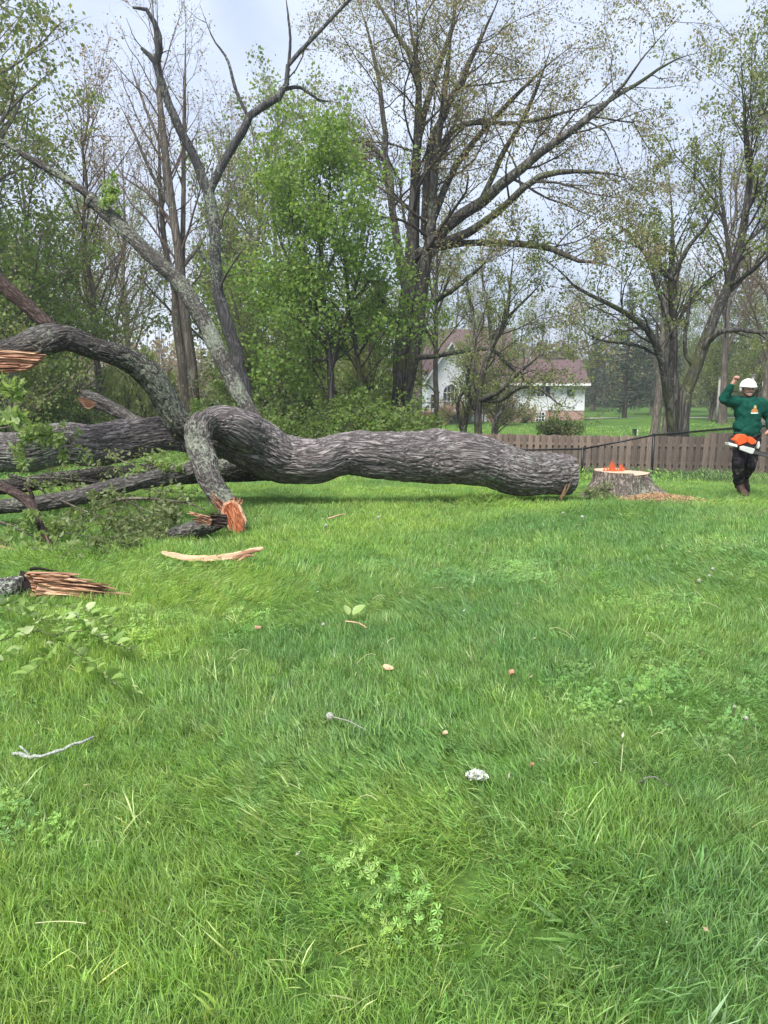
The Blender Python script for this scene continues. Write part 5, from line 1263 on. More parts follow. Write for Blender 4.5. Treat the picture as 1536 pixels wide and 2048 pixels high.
head = J(1495, 788); chin = J(1494, 801, -0.05); neck = J(1497, 808, 0.02); chest = J(1497, 828, 0.0); belly = J(1495, 856, 0.0); pelvis = J(1494, 880, 0.0)
shR, elR, wrR, fiR = J(1475, 814), J(1444, 806, -0.06), J(1453, 781, -0.14), J(1460, 768.5, -0.16)
shL, elL, wrL, fiL = J(1521, 816), J(1541, 845, 0.02), J(1528, 866, -0.20), J(1519, 868.5, -0.28)
hiR, knR, anR, toR = J(1484, 886), J(1464, 932, -0.20), J(1476, 978, -0.02), J(1477, 990, -0.20)
hiL, knL, anL, toL = J(1505, 886), J(1493, 937, -0.12), J(1503, 965, 0.26), J(1506, 984, 0.22)
b = MB()
b.ellip(head+(0, 0, 0.01), (0.078, 0.098, 0.118), 20, 14)
b.ellip(head+(0, -0.035, -0.055), (0.062, 0.068, 0.07), 16, 10)                    # jaw
b.ellip(head+(0, -0.103, -0.012), (0.017, 0.022, 0.026), 10, 8)                  # nose
b.ellip(head+(0, -0.085, 0.035), (0.058, 0.022, 0.014), 12, 8)                   # brow
for sx in (-1, 1):
    b.ellip(head+(sx*0.042, -0.078, -0.022), (0.022, 0.02, 0.02), 10, 8)         # cheeks
    b.ellip(head+(sx*0.082, 0.005, -0.01), (0.012, 0.024, 0.034), 10, 8)         # ears
b.ellip(head+(0, -0.09, -0.078), (0.026, 0.02, 0.018), 10, 8)                    # chin
caps(b, [head+(0, 0.02, -0.07), neck], [0.056, 0.062])
caps(b, [neck+(0, 0, -0.03), chest, belly, pelvis], [0.09, 0.135, 0.125, 0.13])
for sh, el, wr in ((shR, elR, wrR), (shL, elL, wrL)): caps(b, [neck+(0, 0, -0.06), sh, el, wr], [0.07, 0.065, 0.045, 0.031])
for hi, kn, an, to in ((hiR, knR, anR, toR), (hiL, knL, anL, toL)): caps(b, [pelvis, hi, kn, an, to], [0.11, 0.088, 0.058, 0.042, 0.035])
def fist(mb, c, up, fwd, thumb_side):
    """closed hand: palm, four curled fingers of unequal length, thumb across them"""
    up = np.asarray(up, float)/np.linalg.norm(up); fwd = np.asarray(fwd, float)/np.linalg.norm(fwd); sd = np.cross(up, fwd)*thumb_side
    Mx = np.stack([sd, fwd, up], 1)
    mb.ellip(c, (0.040, 0.022, 0.045), 14, 10, Mx)
    for k, (ln_, rr_) in enumerate(((0.92, 0.0105), (1.0, 0.0108), (0.95, 0.0102), (0.8, 0.009))):
        s0 = sd*(0.03-0.0205*k)
        kn = c+s0+up*0.045*ln_+fwd*0.006; p1 = kn+fwd*0.034*ln_+up*0.004; p2 = p1-up*0.030*ln_+fwd*0.006; p3 = p2-fwd*0.022*ln_-up*0.006
        caps(mb, [c+s0-fwd*0.002, kn, p1, p2, p3], [0.011, rr_*1.05, rr_, rr_*0.92, rr_*0.85], 8)
    t0 = c+sd*0.034-up*0.022; t1 = t0+sd*0.014+up*0.03+fwd*0.018; t2 = c+sd*0.012+up*0.018+fwd*0.05
    caps(mb, [t0, t1, t2], [0.014, 0.012, 0.010], 8)
caps(b, [wrR, fiR], [0.031, 0.03]); fist(b, fiR+(0.004, 0, 0.012), (0.25, -0.1, 1), (0.1, -1, 0), 1)
caps(b, [wrL, fiL], [0.030, 0.028]); fist(b, fiL, (-0.9, -0.3, -0.1), (-0.1, -0.5, -1.0), -1)
organic(b, 'body', M['skin'], PE, 0.0085, 2)
# face and hair
for sx in (-1, 1):
    MB().ellip(head+(sx*0.032, -0.098, 0.013), (0.013, 0.006, 0.006), 8, 6).build('eye', M['strap'], PE, smooth=True)
    MB().ellip(head+(sx*0.032, -0.101, 0.034), (0.018, 0.006, 0.005), 8, 6).build('eyebrow', M['hair'], PE, smooth=True)
a = np.linspace(-1, 1, 9)
MB().tube([head+(0.030*t, -0.106+0.018*t*t, -0.052+0.012*t*t) for t in a], [0.003]+[0.0075]*7+[0.003], 8).build('teeth', M['tooth'], PE, smooth=True)
MB().tube([head+(0.036*t, -0.106+0.022*t*t, -0.040+0.004*t*t) for t in a], [0.003]+[0.007]*7+[0.003], 8).build('moustache', M['hair'], PE, smooth=True)
b = MB()
for k in range(11):
    t = -1+0.2*k; b.ellip(head+(0.066*t, -0.060+0.052*t*t-0.03, -0.093+0.035*t*t), (0.016, 0.012, 0.018), 8, 6)
organic(b, 'beard', M['hair'], PE, 0.008, 2)
# helmet with brim and strap
b = MB(); hc = head+(0.003, 0.008, 0.068); vs = []; seg, rg = 32, 9
for i in range(rg+1):
    ph = (math.pi/2)*(i/rg)
    for j in range(seg):
        t = 2*math.pi*j/seg; rx_, ry_ = 0.118, 0.138
        vs.append(hc+(rx_*math.sin(ph)*math.cos(t), ry_*math.sin(ph)*math.sin(t), 0.108*math.cos(ph)+(0.004 if j % 8 == 0 else 0)))
fs = [(i*seg+j, (i+1)*seg+j, (i+1)*seg+(j+1) % seg, i*seg+(j+1) % seg) for i in range(rg) for j in range(seg)]
base_i = len(vs)
for sc_, dz_ in ((1.06, -0.006), (1.07, -0.018), (0.97, -0.02)):
    for j in range(seg):
        t = 2*math.pi*j/seg; fr = max(0, -math.sin(t))**2*0.045
        vs.append(hc+(0.118*sc_*math.cos(t), (0.138*sc_)*math.sin(t)-fr*(1 if sc_ > 1 else 0.4), dz_-fr*0.25))
for r_ in range(3):
    o0 = rg*seg if r_ == 0 else base_i+(r_-1)*seg; o1 = base_i+r_*seg
    fs += [(o0+j, o1+j, o1+(j+1) % seg, o0+(j+1) % seg) for j in range(seg)]
hel = b.add(vs, fs).build('helmet', M['helmet'], PE, smooth=True)
for sx in (-1, 1): MB().ellip(hc+(sx*0.106, 0.01, -0.045), (0.016, 0.035, 0.05), 10, 8).build('ear_flap', M['helmet'], hel, smooth=True)
MB().tube([hc+(0.1*math.cos(t), -0.05-0.03*abs(math.sin(t)), -0.02-0.165*math.sin(t)) for t in np.linspace(0, math.pi, 13)], 0.006, 6).build('chin_strap', M['strap'], hel)
# hoodie
b = MB()
caps(b, [neck+(0, 0.01, -0.035), chest+(0, 0, 0.07), chest+(0, 0, -0.06), belly, J(1494, 872)], [0.12, 0.165, 0.185, 0.185, 0.18], 20)
b.ellip(chest+(0, 0, 0.0), (0.235, 0.155, 0.20), 20, 12); b.ellip(J(1494, 860), (0.225, 0.165, 0.16), 20, 12)
for sh, el, wr in ((shR, elR, wrR), (shL, elL, wrL)):
    caps(b, [neck+(0, 0, -0.07), sh, el, el*0.35+wr*0.65, wr], [0.105, 0.105, 0.082, 0.066, 0.052], 16)
for t in np.linspace(-2.5, 2.5, 12):                                             # hood rolled round the neck
    b.ellip(neck+(0.115*math.sin(t), 0.035+0.085*math.cos(t), 0.002+0.035*math.cos(t)), (0.055, 0.05, 0.04), 10, 8)
b.ellip(neck+(0.035, 0.13, -0.04), (0.13, 0.06, 0.09), 12, 8)
HD = organic(b, 'hoodie', M['hoodie'], PE, 0.014, 4, 0.035)
b = MB()
b.tube([J(1494, 874)+(0.196*math.cos(t), 0.145*math.sin(t), 0) for t in np.linspace(0, 2*math.pi, 25)], 0.022, 8, False)
b.build('waistband', M['hoodie'], HD, smooth=True)
for sx in (-0.03, 0.035): MB().tube([neck+(sx, -0.13, -0.03), neck+(sx*1.2, -0.175, -0.11)], 0.005, 6).build('drawstring', M['tooth'], HD)
def emblem(name, poly, mat):
    n = 14; c0 = np.mean(poly, 0); vs = [J(*c0, -0.32)]+[J(*p, -0.32) for p in poly]
    o = MB().add(vs, [(0, 1+k, 1+(k+1) % len(poly)) for k in range(len(poly))]).build(name, mat, HD)
    su = o.modifiers.new('s', 'SUBSURF'); su.levels = su.render_levels = 3; su.subdivision_type = 'SIMPLE'
    w = o.modifiers.new('w', 'SHRINKWRAP'); w.target = HD; w.wrap_method = 'PROJECT'; w.use_project_y = True; w.use_project_z = False; w.use_project_x = False; w.use_positive_direction = True; w.use_negative_direction = True; w.offset = 0.004
    return o
emblem('emblem', [(1491, 831), (1505, 831), (1504, 826), (1501, 823), (1498, 824), (1495, 825), (1492, 828)], M['emblem_orange'])
emblem('emblem', [(1497, 824), (1502, 824), (1502.5, 821), (1501.5, 818.5), (1499.5, 817.5), (1497.5, 818.5), (1496.7, 821)], M['emblem_yellow'])
emblem('emblem', [(1490.5, 832.3), (1505, 832.3), (1505, 834.2), (1490.5, 834.2)], M['tooth'])
# trousers, belt and boots
b = MB()
caps(b, [J(1494, 868), pelvis], [0.155, 0.17], 18); b.ellip(pelvis+(0, 0.01, 0.01), (0.20, 0.165, 0.14), 18, 10)
caps(b, [pelvis+(-0.06, 0, 0), hiR, knR, knR*0.5+anR*0.5, anR+(0, 0, 0.02)], [0.135, 0.125, 0.096, 0.088, 0.076], 16)
caps(b, [pelvis+(0.06, 0, 0), hiL, knL, knL*0.5+anL*0.5, anL], [0.135, 0.122, 0.094, 0.086, 0.076], 16)
organic(b, 'trousers', M['trousers'], PE, 0.014, 4, 0.045)
for an, to, sole in ((anR, toR, (0, 0, -0.035)), (anL, toL, (0.0, 0.045, 0.0))):
    b = MB(); hl = an*0.75+to*0.25+np.array(sole)
    caps(b, [an+(0, 0, 0.03), an*0.6+to*0.4], [0.062, 0.058], 14); caps(b, [hl, to*0.9+an*0.1, to+0.35*(to-an)], [0.052, 0.052, 0.042], 14)
    organic(b, 'boot', M['boot'], PE, 0.011, 3)
# ------------------------------------------------------------------ chain saw in his left hand
sw = at(1492, 884, MY-0.33); SW = thing('chainsaw', sw, 'orange and white chainsaw held at the man\'s waist', 'chainsaw')
def Q(px, py, dY=0.0):
    p = at(px, py, MY-0.33); p[1] += dY; return p-sw
def slab(name, pts, d0, d1, mat, bevel=0.012):
    return MB().prism([Q(a_, b_, d0) for a_, b_ in pts], (0, d1-d0, 0)).build(name, mat, SW, bevel=bevel)
slab('engine_cover', [(1467, 880), (1478, 869), (1486, 868), (1492, 872), (1491, 885), (1474, 891), (1472, 885)], -0.05, 0.11, M['saw_orange'])
slab('engine_cover', [(1493, 872.5), (1502, 874), (1510, 881), (1510, 887), (1500, 889), (1492.5, 884)], -0.045, 0.10, M['saw_orange'])
slab('crankcase', [(1474, 892), (1492, 886), (1507, 891), (1507, 898), (1498, 903), (1480, 897)], -0.03, 0.09, M['strap'])
slab('side_cover', [(1476, 893), (1483, 891), (1506, 897), (1502, 907), (1497, 907), (1476, 899)], -0.075, -0.032, M['saw_grey'], 0.008)
slab('hand_guard', [(1452, 884), (1470, 889), (1470, 894), (1453, 890)], -0.09, 0.05, M['helmet'], 0.008)
MB().tube([Q(1466, 884, -0.06), Q(1458, 880, 0.0), Q(1466, 874, 0.08), Q(1480, 872, 0.12)], 0.012, 8).build('front_handle', M['strap'], SW, smooth=True)
MB().tube([Q(1500, 878, -0.02), Q(1507, 873, -0.03), Q(1515, 868.5, -0.03), Q(1521, 870, -0.02), Q(1517, 879, -0.01), Q(1510, 890, 0), Q(1504, 894, 0.02)], 0.013, 8).build('rear_handle', M['strap'], SW, smooth=True)
slab('rear_guard', [(1513, 886), (1516, 882), (1518, 890), (1514, 898), (1512, 896)], -0.05, 0.06, M['saw_grey'], 0.006)
bar = [(1504, 900), (1520, 904), (1550, 912), (1557, 915), (1556, 917.5), (1550, 918), (1520, 910), (1503, 906)]
slab('guide_bar', bar, -0.052, -0.046, M['bar_steel'], 0.0)
edge = [(1504, 899.5), (1520, 903.3), (1550, 911.3), (1558, 915), (1557, 918.5), (1550, 919), (1520, 911), (1503, 907)]
ch = MB()
pts = resample(np.array([Q(a_, b_, -0.049) for a_, b_ in edge]), 46)
for k in range(45):
    c_ = 0.5*(pts[k]+pts[k+1]); v = pts[k+1]-pts[k]; ch.tube([c_-v*0.42, c_+v*0.42], 0.0062 if k % 2 else 0.0045, 6)
ch.build('chain', M['strap'], SW)

# ------------------------------------------------------------------ broken wood lying on the grass
M['bark_front2'] = mat_bark('bark_front2', (0.03, 0.026, 0.024), (0.08, 0.07, 0.065), (0.16, 0.145, 0.13), lichen=(0.42, 0.46, 0.38), lich=0.72, uv=True, k=2.2)
J0 = gp(110, 1203); JT = thing('broken_limb', J0, 'broken limb end with dark rotten core and long orange splinters', 'branch'); JY = J0[1]+0.1
bark_tube('bark', [(-150,1192,30,JY),(-60,1187,30,JY),(-10,1184,30,JY),(25,1179,29,JY),(48,1176,26,JY)], M['bark_front2'], JT, J0, 0.012, 0.010, 21, kr=30, kl=7, close=(True, True))
q = np.random.default_rng(22)
def strips(name, parent, base, rows, Y, mat, n=1, seed=0, thick=0.02):
    """long torn fibres: (px0, py0, px1, py1, width_px, dY0, dY1)"""
    q = np.random.default_rng(seed); b = MB()
    for (a0, b0, a1, b1, w, d0, d1) in rows:
        p0, p1 = at(a0, b0, Y), at(a1, b1, Y); p0[1] += d0; p1[1] += d1; w_ = w*pxm(Y)/2; k = 7
        u = np.linspace(0, 1, k); c_ = p0+(p1-p0)*u[:, None]; c_[:, 2] += 0.012*np.sin(u*5+q.uniform(0, 6)); ww = w_*(1-u**2.2*0.93)
        vs = []; off = np.array((0, -thick*0.6, 0))
        for i in range(k):
            jz = q.normal(0, 0.1)*w_
            vs += [c_[i]+(0, 0, ww[i]+jz), c_[i]+off*(1-u[i]*.8)+(0, 0, ww[i]*0.3+jz), c_[i]+off*(1-u[i]*.8)*0.8-(0, 0, ww[i]*0.4), c_[i]-(0, 0, ww[i]), c_[i]+(0, thick*(1-u[i]*.8), 0)]
        fs = [(i*5+j, i*5+(j+1) % 5, (i+1)*5+(j+1) % 5, (i+1)*5+j) for i in range(k-1) for j in range(5)]+[(4, 3, 2, 1, 0), tuple((k-1)*5+j for j in range(5))]
        b.add(vs, fs)
    return b.build(name, mat, parent, origin=base)
strips('rotten_core', JT, J0, [(18,1178,118,1172,44,-.02,.02),(36,1156,110,1160,26,.05,.05),(30,1196,90,1188,20,-.06,0)], JY, M['char'], seed=1, thick=0.05)
torn_sheet('splinters', JT, J0, [(50,1147),(66,1160),(72,1176),(70,1192),(60,1202)], [(148,1146),(205,1162),(268,1191),(225,1192),(205,1206),(170,1206)], JY-0.09, M['wood_fresh'], 22, 44, 30, 0.10, 0.6, 0.03, 0.07)['kind'] = 'stuff'
torn_sheet('torn_face', JT, J0, [(48,1150),(60,1164),(64,1180),(56,1200)], [(150,1154),(205,1172),(215,1188),(172,1204)], JY-0.05, M['wood_fresh'], 27, 30, 24, 0.03, 0.12, 0.03, 0.08)
torn_sheet('splinters', JT, J0, [(60,1150),(76,1166),(70,1190)], [(130,1150),(212,1174),(232,1193),(180,1204)], JY-0.13, M['wood_pale'], 25, 26, 26, 0.05, 0.6, 0.05, 0.02)['kind'] = 'stuff'
strips('bark_strip', JT, J0, [(48,1146,108,1144,7,.1,.1)], JY, M['char'], seed=3)
K0 = gp(430, 1134); KY = K0[1]
ctr = resample(np.array([np.append(at(a_, b_, KY), w*pxm(KY)/2) for a_, b_, w in ((325,1121,7),(345,1126,12),(380,1132,13),(430,1132,13),(470,1127,15),(495,1122,17),(512,1115,12),(527,1111,2))]), 30)
zs = ctr[:, 2]-ctr[:, 3]; lift = K0[2]+0.055-zs.min(); V = []; q = np.random.default_rng(6)
for c_ in ctr:
    j_ = q.normal(0, 0.0022, 4); w_ = c_[3]
    w_ *= 0.75; V += [c_[:3]+(0, -0.008, w_*0.8+lift+j_[0]), c_[:3]+(0, -0.022, -w_+lift+j_[1]), c_[:3]+(0, 0.012, -w_*0.8+lift+j_[2]), c_[:3]+(0, 0.012, w_+lift+j_[3])]
KS = thing('wood_splinter', K0, 'long pale curved splinter of torn wood lying on the grass', 'wood splinter')
F = [(i*4+j, i*4+(j+1) % 4, (i+1)*4+(j+1) % 4, (i+1)*4+j) for i in range(29) for j in range(4)]
link('shaft', mesh_data('shaft', np.array(V)-K0, F, smooth=False, mats=[M['wood_pale']]), KS)
strips('torn_tip', KS, K0, [(468,1131,528,1112,13,-.05,-.03),(480,1134,512,1124,9,-.055,-.05)], KY, M['wood_fresh'], seed=4).location.z = lift
G0 = gp(395, 1078); GY = G0[1]
GT = thing('broken_log', G0, 'short lichen covered log with torn orange wood by the broken limb foot', 'log')
bark_tube('bark', [(338,1076,13,GY),(352,1068,17,GY),(395,1058,18,GY+.05),(430,1048,17,GY+.1),(452,1042,10,GY+.1)], M['bark_lichen'], GT, G0, 0.014, 0.012, 31, kr=30, kl=7, close=(True, True))
torn_sheet('splinters', GT, G0, [(420,1034),(424,1042),(420,1050)], [(368,1020),(366,1030),(380,1040),(384,1046)], GY-0.16, M['wood_fresh'], 32, 18, 18, 0.05, 0.6, -0.03, 0.03)['kind'] = 'stuff'
torn_sheet('torn_bark', GT, G0, [(452,1030),(454,1046),(448,1054)], [(412,1026),(408,1038),(416,1052)], GY-0.12, M['bark_brown'], 33, 16, 14, 0.05, 0.4, 0.0, 0.05)

# ------------------------------------------------------------------ leafy branches
def leaf_shape():
    """one ovate leaf, folded along the midrib, tip along +x"""
    t = np.array([0, .12, .3, .52, .75, .9, 1.0]); w = np.array([0, .16, .27, .29, .2, .1, 0]); V = []; F = []
    for a_, b_ in zip(t, w): V += [(a_, 0, 0.05*math.sin(a_*3)), (a_, b_, 0.06*math.sin(a_*3)+b_*0.28), (a_, -b_, 0.06*math.sin(a_*3)+b_*0.28)]
    for i in range(len(t)-1): F += [(3*i, 3*i+3, 3*i+4, 3*i+1), (3*i, 3*i+2, 3*i+5, 3*i+3)]
    return mesh_data('leaf', V, F, mats=[M['leaf_single']])
m, nt, out = new_mat('leaf_single'); rnd = nt.nodes.new('ShaderNodeObjectInfo').outputs['Random']
c = ramp(nt, rnd, [(0.0, (0.16, 0.28, 0.05)), (0.5, (0.26, 0.39, 0.09)), (0.85, (0.36, 0.46, 0.17)), (1.0, (0.46, 0.52, 0.30))])
p = N(nt, 'ShaderNodeBsdfPrincipled', Roughness=0.45); t = nt.nodes.new('ShaderNodeBsdfTranslucent'); mx = N(nt, 'ShaderNodeMixShader'); mx.inputs[0].default_value = 0.35
nt.links.new(c, p.inputs['Base Color']); nt.links.new(c, t.inputs['Color']); nt.links.new(p.outputs[0], mx.inputs[1]); nt.links.new(t.outputs[0], mx.inputs[2]); nt.links.new(mx.outputs[0], out.inputs['Surface'])
M['leaf_single'] = m
M['green_stem'] = mat_plain('green_stem', (0.13, 0.14, 0.065), 0.7, 0.2, 20)
LEAF = leaf_shape()
def leafy_twig(name, label, stems, per, size, seed, Y=None, group=None, stem_r=0.004, cat='branch', stuff=False, mat=None, base=None, zlift=0.06):
    """stems: rows of (px, py, lift) laid on or above the grass, or (px, py, Y) when Y is True"""
    q = np.random.default_rng(seed); b0 = None; T = None; b = MB(); spots = []
    for s in stems:
        pts = []
        for (a_, b_, l_) in s:
            if Y: pts.append(at(a_, b_, l_))
            else:
                p = gp(a_, b_+l_*0); p = p.copy(); g_ = gp(a_, b_)
                p = at(a_, b_, g_[1]*(1-(l_+0.05)/CAM_H)); pts.append(p)
        P = resample(np.array(pts), max(6, 4*len(pts)))
        if b0 is None: b0 = P[0].copy() if base is None else base; T = thing(name, b0, label, cat, group)
        b.tube(P-b0, np.linspace(stem_r, stem_r*0.45, len(P)), 6)
        L = np.linalg.norm(np.diff(P, axis=0), axis=1).sum(); n = max(2, int(L*per))
        for k in range(n):
            f = (k+q.uniform(0.2, 0.8))/n; f = 0.12+0.88*f; i = min(int(f*(len(P)-1)), len(P)-2)
            spots.append((P[i]+(P[i+1]-P[i])*(f*(len(P)-1)-i), nrm(P[i+1]-P[i]), f))
        spots.append((P[-1], nrm(P[-1]-P[-2]), 1.0))
    b.build('stem', mat or M['green_stem'], T, smooth=True)
    for k, (p, d, f) in enumerate(spots):
        az = math.atan2(d[1], d[0])+(0.9 if k % 2 else -0.9)*q.uniform(0.4, 1.3); el_ = q.uniform(-0.15, 0.9); sz = size*q.uniform(0.55, 1.25)
        if f == 1.0: az = math.atan2(d[1], d[0])
        o = link('leaf', LEAF, T, p-b0); o.rotation_euler = (q.normal(0, 0.7), -el_, az); o.scale = (sz, sz*q.uniform(0.8, 1.2), sz)
    return T
leafy_twig('leafy_branch', 'leafy pale green twig lying on the grass below the splintered limb',
    [[(-40,1215,.12),(40,1205,.14),(120,1212,.15),(175,1222,.12),(215,1240,.07)], [(20,1212,.12),(90,1240,.13),(150,1232,.12),(230,1222,.1)], [(-30,1290,.1),(20,1275,.14),(60,1262,.15),(105,1270,.14),(150,1300,.09)],
     [(110,1225,.12),(130,1260,.12),(110,1290,.1),(80,1330,.07),(40,1355,.05)], [(105,1270,.12),(160,1262,.11),(210,1280,.1),(262,1300,.07)], [(130,1290,.1),(190,1335,.08),(225,1360,.07),(262,1382,.04)],
     [(60,1262,.12),(30,1310,.1),(-20,1330,.08)], [(150,1232,.12),(190,1268,.09),(240,1290,.06)], [(-30,1195,.12),(30,1225,.12),(95,1252,.1)], [(170,1222,.1),(215,1250,.1),(240,1262,.08)]], 31, 0.074, 41)
gl = 'torn branches under the fallen trunk'
def brush(name, label, rows, nl, lsz, seed, r0=0.012, mat=None, spread=0.12, leafm=None, nside=8):
    """torn branch with side twigs and a spray of leaves: rows (px, py, Y)"""
    q = np.random.default_rng(seed); P = resample(np.array([at(*r_) for r_ in rows]), 14)[None]; R = np.linspace(r0, r0*0.4, 14)[None]; b0 = P[0, 0].copy()
    T = thing(name, b0, label, 'branch', gl)
    link('stem', wood_mesh('stem', [(P, R, 7)], [mat or M['bark_tan']], b0), T)
    P1, R1 = spawn(P, R, q, count=nside, t0=0.15, ang=0.8, ratio=0.5, n=6, up=0.05, jit=0.25, lmin=0.15, rmin=0.003); P2, R2 = spawn(P1, R1, q, count=4, t0=0.3, ang=0.7, ratio=0.5, n=4, jit=0.2, lmin=0.1, rmin=0.002)
    for PP in (P1, P2): PP[..., 2] = np.maximum(PP[..., 2], gz(PP[..., 0], PP[..., 1])+0.03)
    link('twigs', wood_mesh('twigs', [(P1, R1, 4), (P2, R2, 3)], [M['twig']], b0), T)['kind'] = 'stuff'
    pts = leaf_points(P2, q, int(nl*1.6), 0.03); K = len(pts)
    # folded leaves, two quads each
    d = q.normal(size=(K, 3)); d[:, 2] -= 0.25; d = nrm(d); nn = nrm(np.cross(d, q.normal(size=(K, 3)))); up_ = np.cross(d, nn); l_ = (lsz*q.uniform(0.55, 1.2, K))[:, None]
    V = np.stack([pts, pts+d*l_*.35+nn*l_*.24+up_*l_*.07, pts+d*l_*.7+nn*l_*.2+up_*l_*.07, pts+d*l_, pts+d*l_*.7-nn*l_*.2+up_*l_*.07, pts+d*l_*.35-nn*l_*.24+up_*l_*.07, pts+d*l_*.5], 1).reshape(-1, 3)-b0
    o_ = (np.arange(K)*7)[:, None]
    F = np.concatenate([o_+np.array([[0, 6, 2, 1]]), o_+np.array([[6, 3, 2, 2]])[:, :4]*0+o_*0+np.array([[0, 5, 4, 6]])]); F3 = np.concatenate([o_+np.array([[6, 3, 2]]), o_+np.array([[6, 4, 3]])])
    link('leaves', mesh_data('leaves', V, F, F3, smooth=False, mats=[leafm or M['leaf_fresh']]), T)['kind'] = 'stuff'
    return T
M['leaf_grey'] = mat_leaf('leaf_grey', [(0.11, 0.15, 0.06), (0.19, 0.23, 0.10), (0.32, 0.36, 0.21)])
brush('torn_branch', 'leafy branch lying below the grey limb at the left edge', [(-60,1030,8.4),(20,1050,8.2),(70,1075,8.0),(120,1085,7.9)], 9, 0.085, 1, 0.014, leafm=M['leaf_fresh'], nside=12)
brush('torn_branch', 'leafy brush under the middle of the grey limb', [(120,1000,9.0),(190,1030,8.8),(250,1050,8.7),(300,1062,8.6)], 8, 0.075, 2, leafm=M['leaf_grey'], nside=14)
brush('torn_branch', 'leafy brush between grey limb and lichen covered log', [(230,990,9.3),(290,1020,9.1),(330,1040,8.9),(360,1062,8.7)], 7, 0.075, 3, leafm=M['leaf_grey'], nside=12)
brush('torn_branch', 'bare grey branch crossing to the broken limb', [(200,1008,9.0),(260,997,8.9),(330,1000,8.85),(380,1008,8.8),(410,1020,8.8)], 1, 0.06, 4, 0.022, mat=M['bark_tan'], nside=4)
brush('torn_branch', 'leafy spray on top of the left end of the trunk', [(-30,862,10.0),(40,852,9.9),(100,862,9.8),(150,880,9.75)], 9, 0.085, 5, leafm=M['leaf_fresh'], nside=12)
brush('torn_branch', 'leafy sprig against the trunk beside the hanging limb', [(225,905,9.7),(250,925,9.6),(300,935,9.5),(345,925,9.45)], 6, 0.07, 6, leafm=M['leaf_fresh'], nside=7)
brush('torn_branch', 'dead dark branch wedged under the trunk at left', [(20,952,9.6),(60,962,9.5),(90,985,9.4),(110,1010,9.3)], 2, 0.06, 7, 0.03, mat=M['bark_maple'], nside=6)
brush('torn_branch', 'fresh leaf spray hanging in at the left edge', [(-60,760,7.5),(-25,785,7.4),(5,800,7.35),(12,830,7.3)], 7, 0.10, 8, 0.006, leafm=M['leaf_fresh'], nside=5)
brush('torn_branch', 'leafy brush lying at the foot of the brown propped branch', [(60,1095,7.4),(120,1100,7.3),(180,1092,7.4),(240,1085,7.5)], 5, 0.07, 9, 0.006, leafm=M['leaf_grey'], nside=8)
brush('torn_branch', 'tuft of leaves at the broken top of the lichen limb', [(178,398,12.95),(200,385,12.9),(225,392,12.85),(240,410,12.8)], 8, 0.09, 12, 0.006, leafm=M['leaf_fresh'], nside=8)
brush('torn_branch', 'weedy leaf litter between log butt and stump', [(1150,985,12.0),(1180,985,11.95),(1215,990,11.9),(1245,992,11.9)], 10, 0.06, 10, 0.006, leafm=M['leaf_grey'], nside=18)
brush('torn_branch', 'tangle of bare twigs under the trunk left of the hanging limb', [(140,955,10.2),(220,965,9.9),(300,980,9.6),(370,985,9.4)], 2, 0.06, 13, 0.012, mat=M['bark_tan'], nside=22, leafm=M['leaf_grey'])
brush('torn_branch', 'tangle of twigs and leaves between trunk and grey limb', [(0,960,9.6),(80,955,9.5),(160,960,9.4),(230,970,9.3)], 4, 0.07, 14, 0.010, mat=M['bark_tan'], nside=20, leafm=M['leaf_grey'])
brush('torn_branch', 'low leafy litter in front of the grey limb', [(100,1060,8.3),(170,1072,8.2),(240,1075,8.15),(320,1072,8.1)], 6, 0.07, 15, 0.008, mat=M['bark_tan'], nside=18, leafm=M['leaf_grey'])
B0 = gp(108, 1106); BP = thing('propped_branch', B0, 'bare brown forked branch propped against the grey limb', 'branch')
for rr_ in ([(-40,955,9,8.6),(0,972,10,8.55),(30,985,10,8.5),(60,1005,11,8.4),(72,1030,9,8.2),(88,1065,7,8.0),(108,1106,4,7.8)], [(62,1004,6,8.4),(64,990,5,8.4),(50,968,3,8.4)]):
    bark_tube('limb', rr_, M['bark_brown'], BP, B0, 0.012, 0.005, 51, kr=40, kl=6)
strips('bare_wood', BP, B0, [(92,1070,112,1110,4,-.02,-.02)], 7.78, M['wood_pale'], seed=8)
R0_ = gp(20, 1098); RB = thing('red_stick', R0_, 'reddish broken stick at the left edge', 'stick'); strips('stick', RB, R0_, [(-60,1090,48,1100,10,.05,-.05)], R0_[1]-.05, M['wood_fresh'], seed=9); strips('bark', RB, R0_, [(-60,1084,50,1096,8,.1,0)], R0_[1], M['bark_brown'], seed=10)

# ------------------------------------------------------------------ small litter and dandelion clocks
def chip(name, px, py, w, h, label, mat, seed, rotz=0.0):
    q = np.random.default_rng(seed); g_ = gp(px, py); s_ = pxm(g_[1])
    b = MB(); a = np.linspace(0, 6.28, 9)[:-1]; poly = [(w*s_/2*math.cos(t)*q.uniform(.75, 1.1), h*s_*1.2/2*math.sin(t)*q.uniform(.75, 1.1), q.normal(0, .004)) for t in a]
    b.prism(poly, (0.003, 0, 0.012)); o = b.build(name, mat, None, bevel=0.002); o.location = tuple(g_+(0, 0, 0.06)); o.rotation_euler = (0.5, q.uniform(-.2, .2), rotz)
    return tag(o, label, 'wood chip', 'wood chips on the lawn')
chip('wood_chip', 774, 1357, 30, 13, 'largest orange wood chip in the middle of the lawn', M['wood_pale'], 1, -0.3)
chip('wood_chip', 1022, 1366, 14, 12, 'small reddish chip right of the largest wood chip', M['wood_fresh'], 2)
chip('wood_chip', 889, 1491, 12, 10, 'pink chip beside the flattened dark grass', M['wood_pale'], 3)
chip('wood_chip', 515, 1274, 16, 8, 'orange chip in the grass right of the leafy twig', M['wood_fresh'], 4)
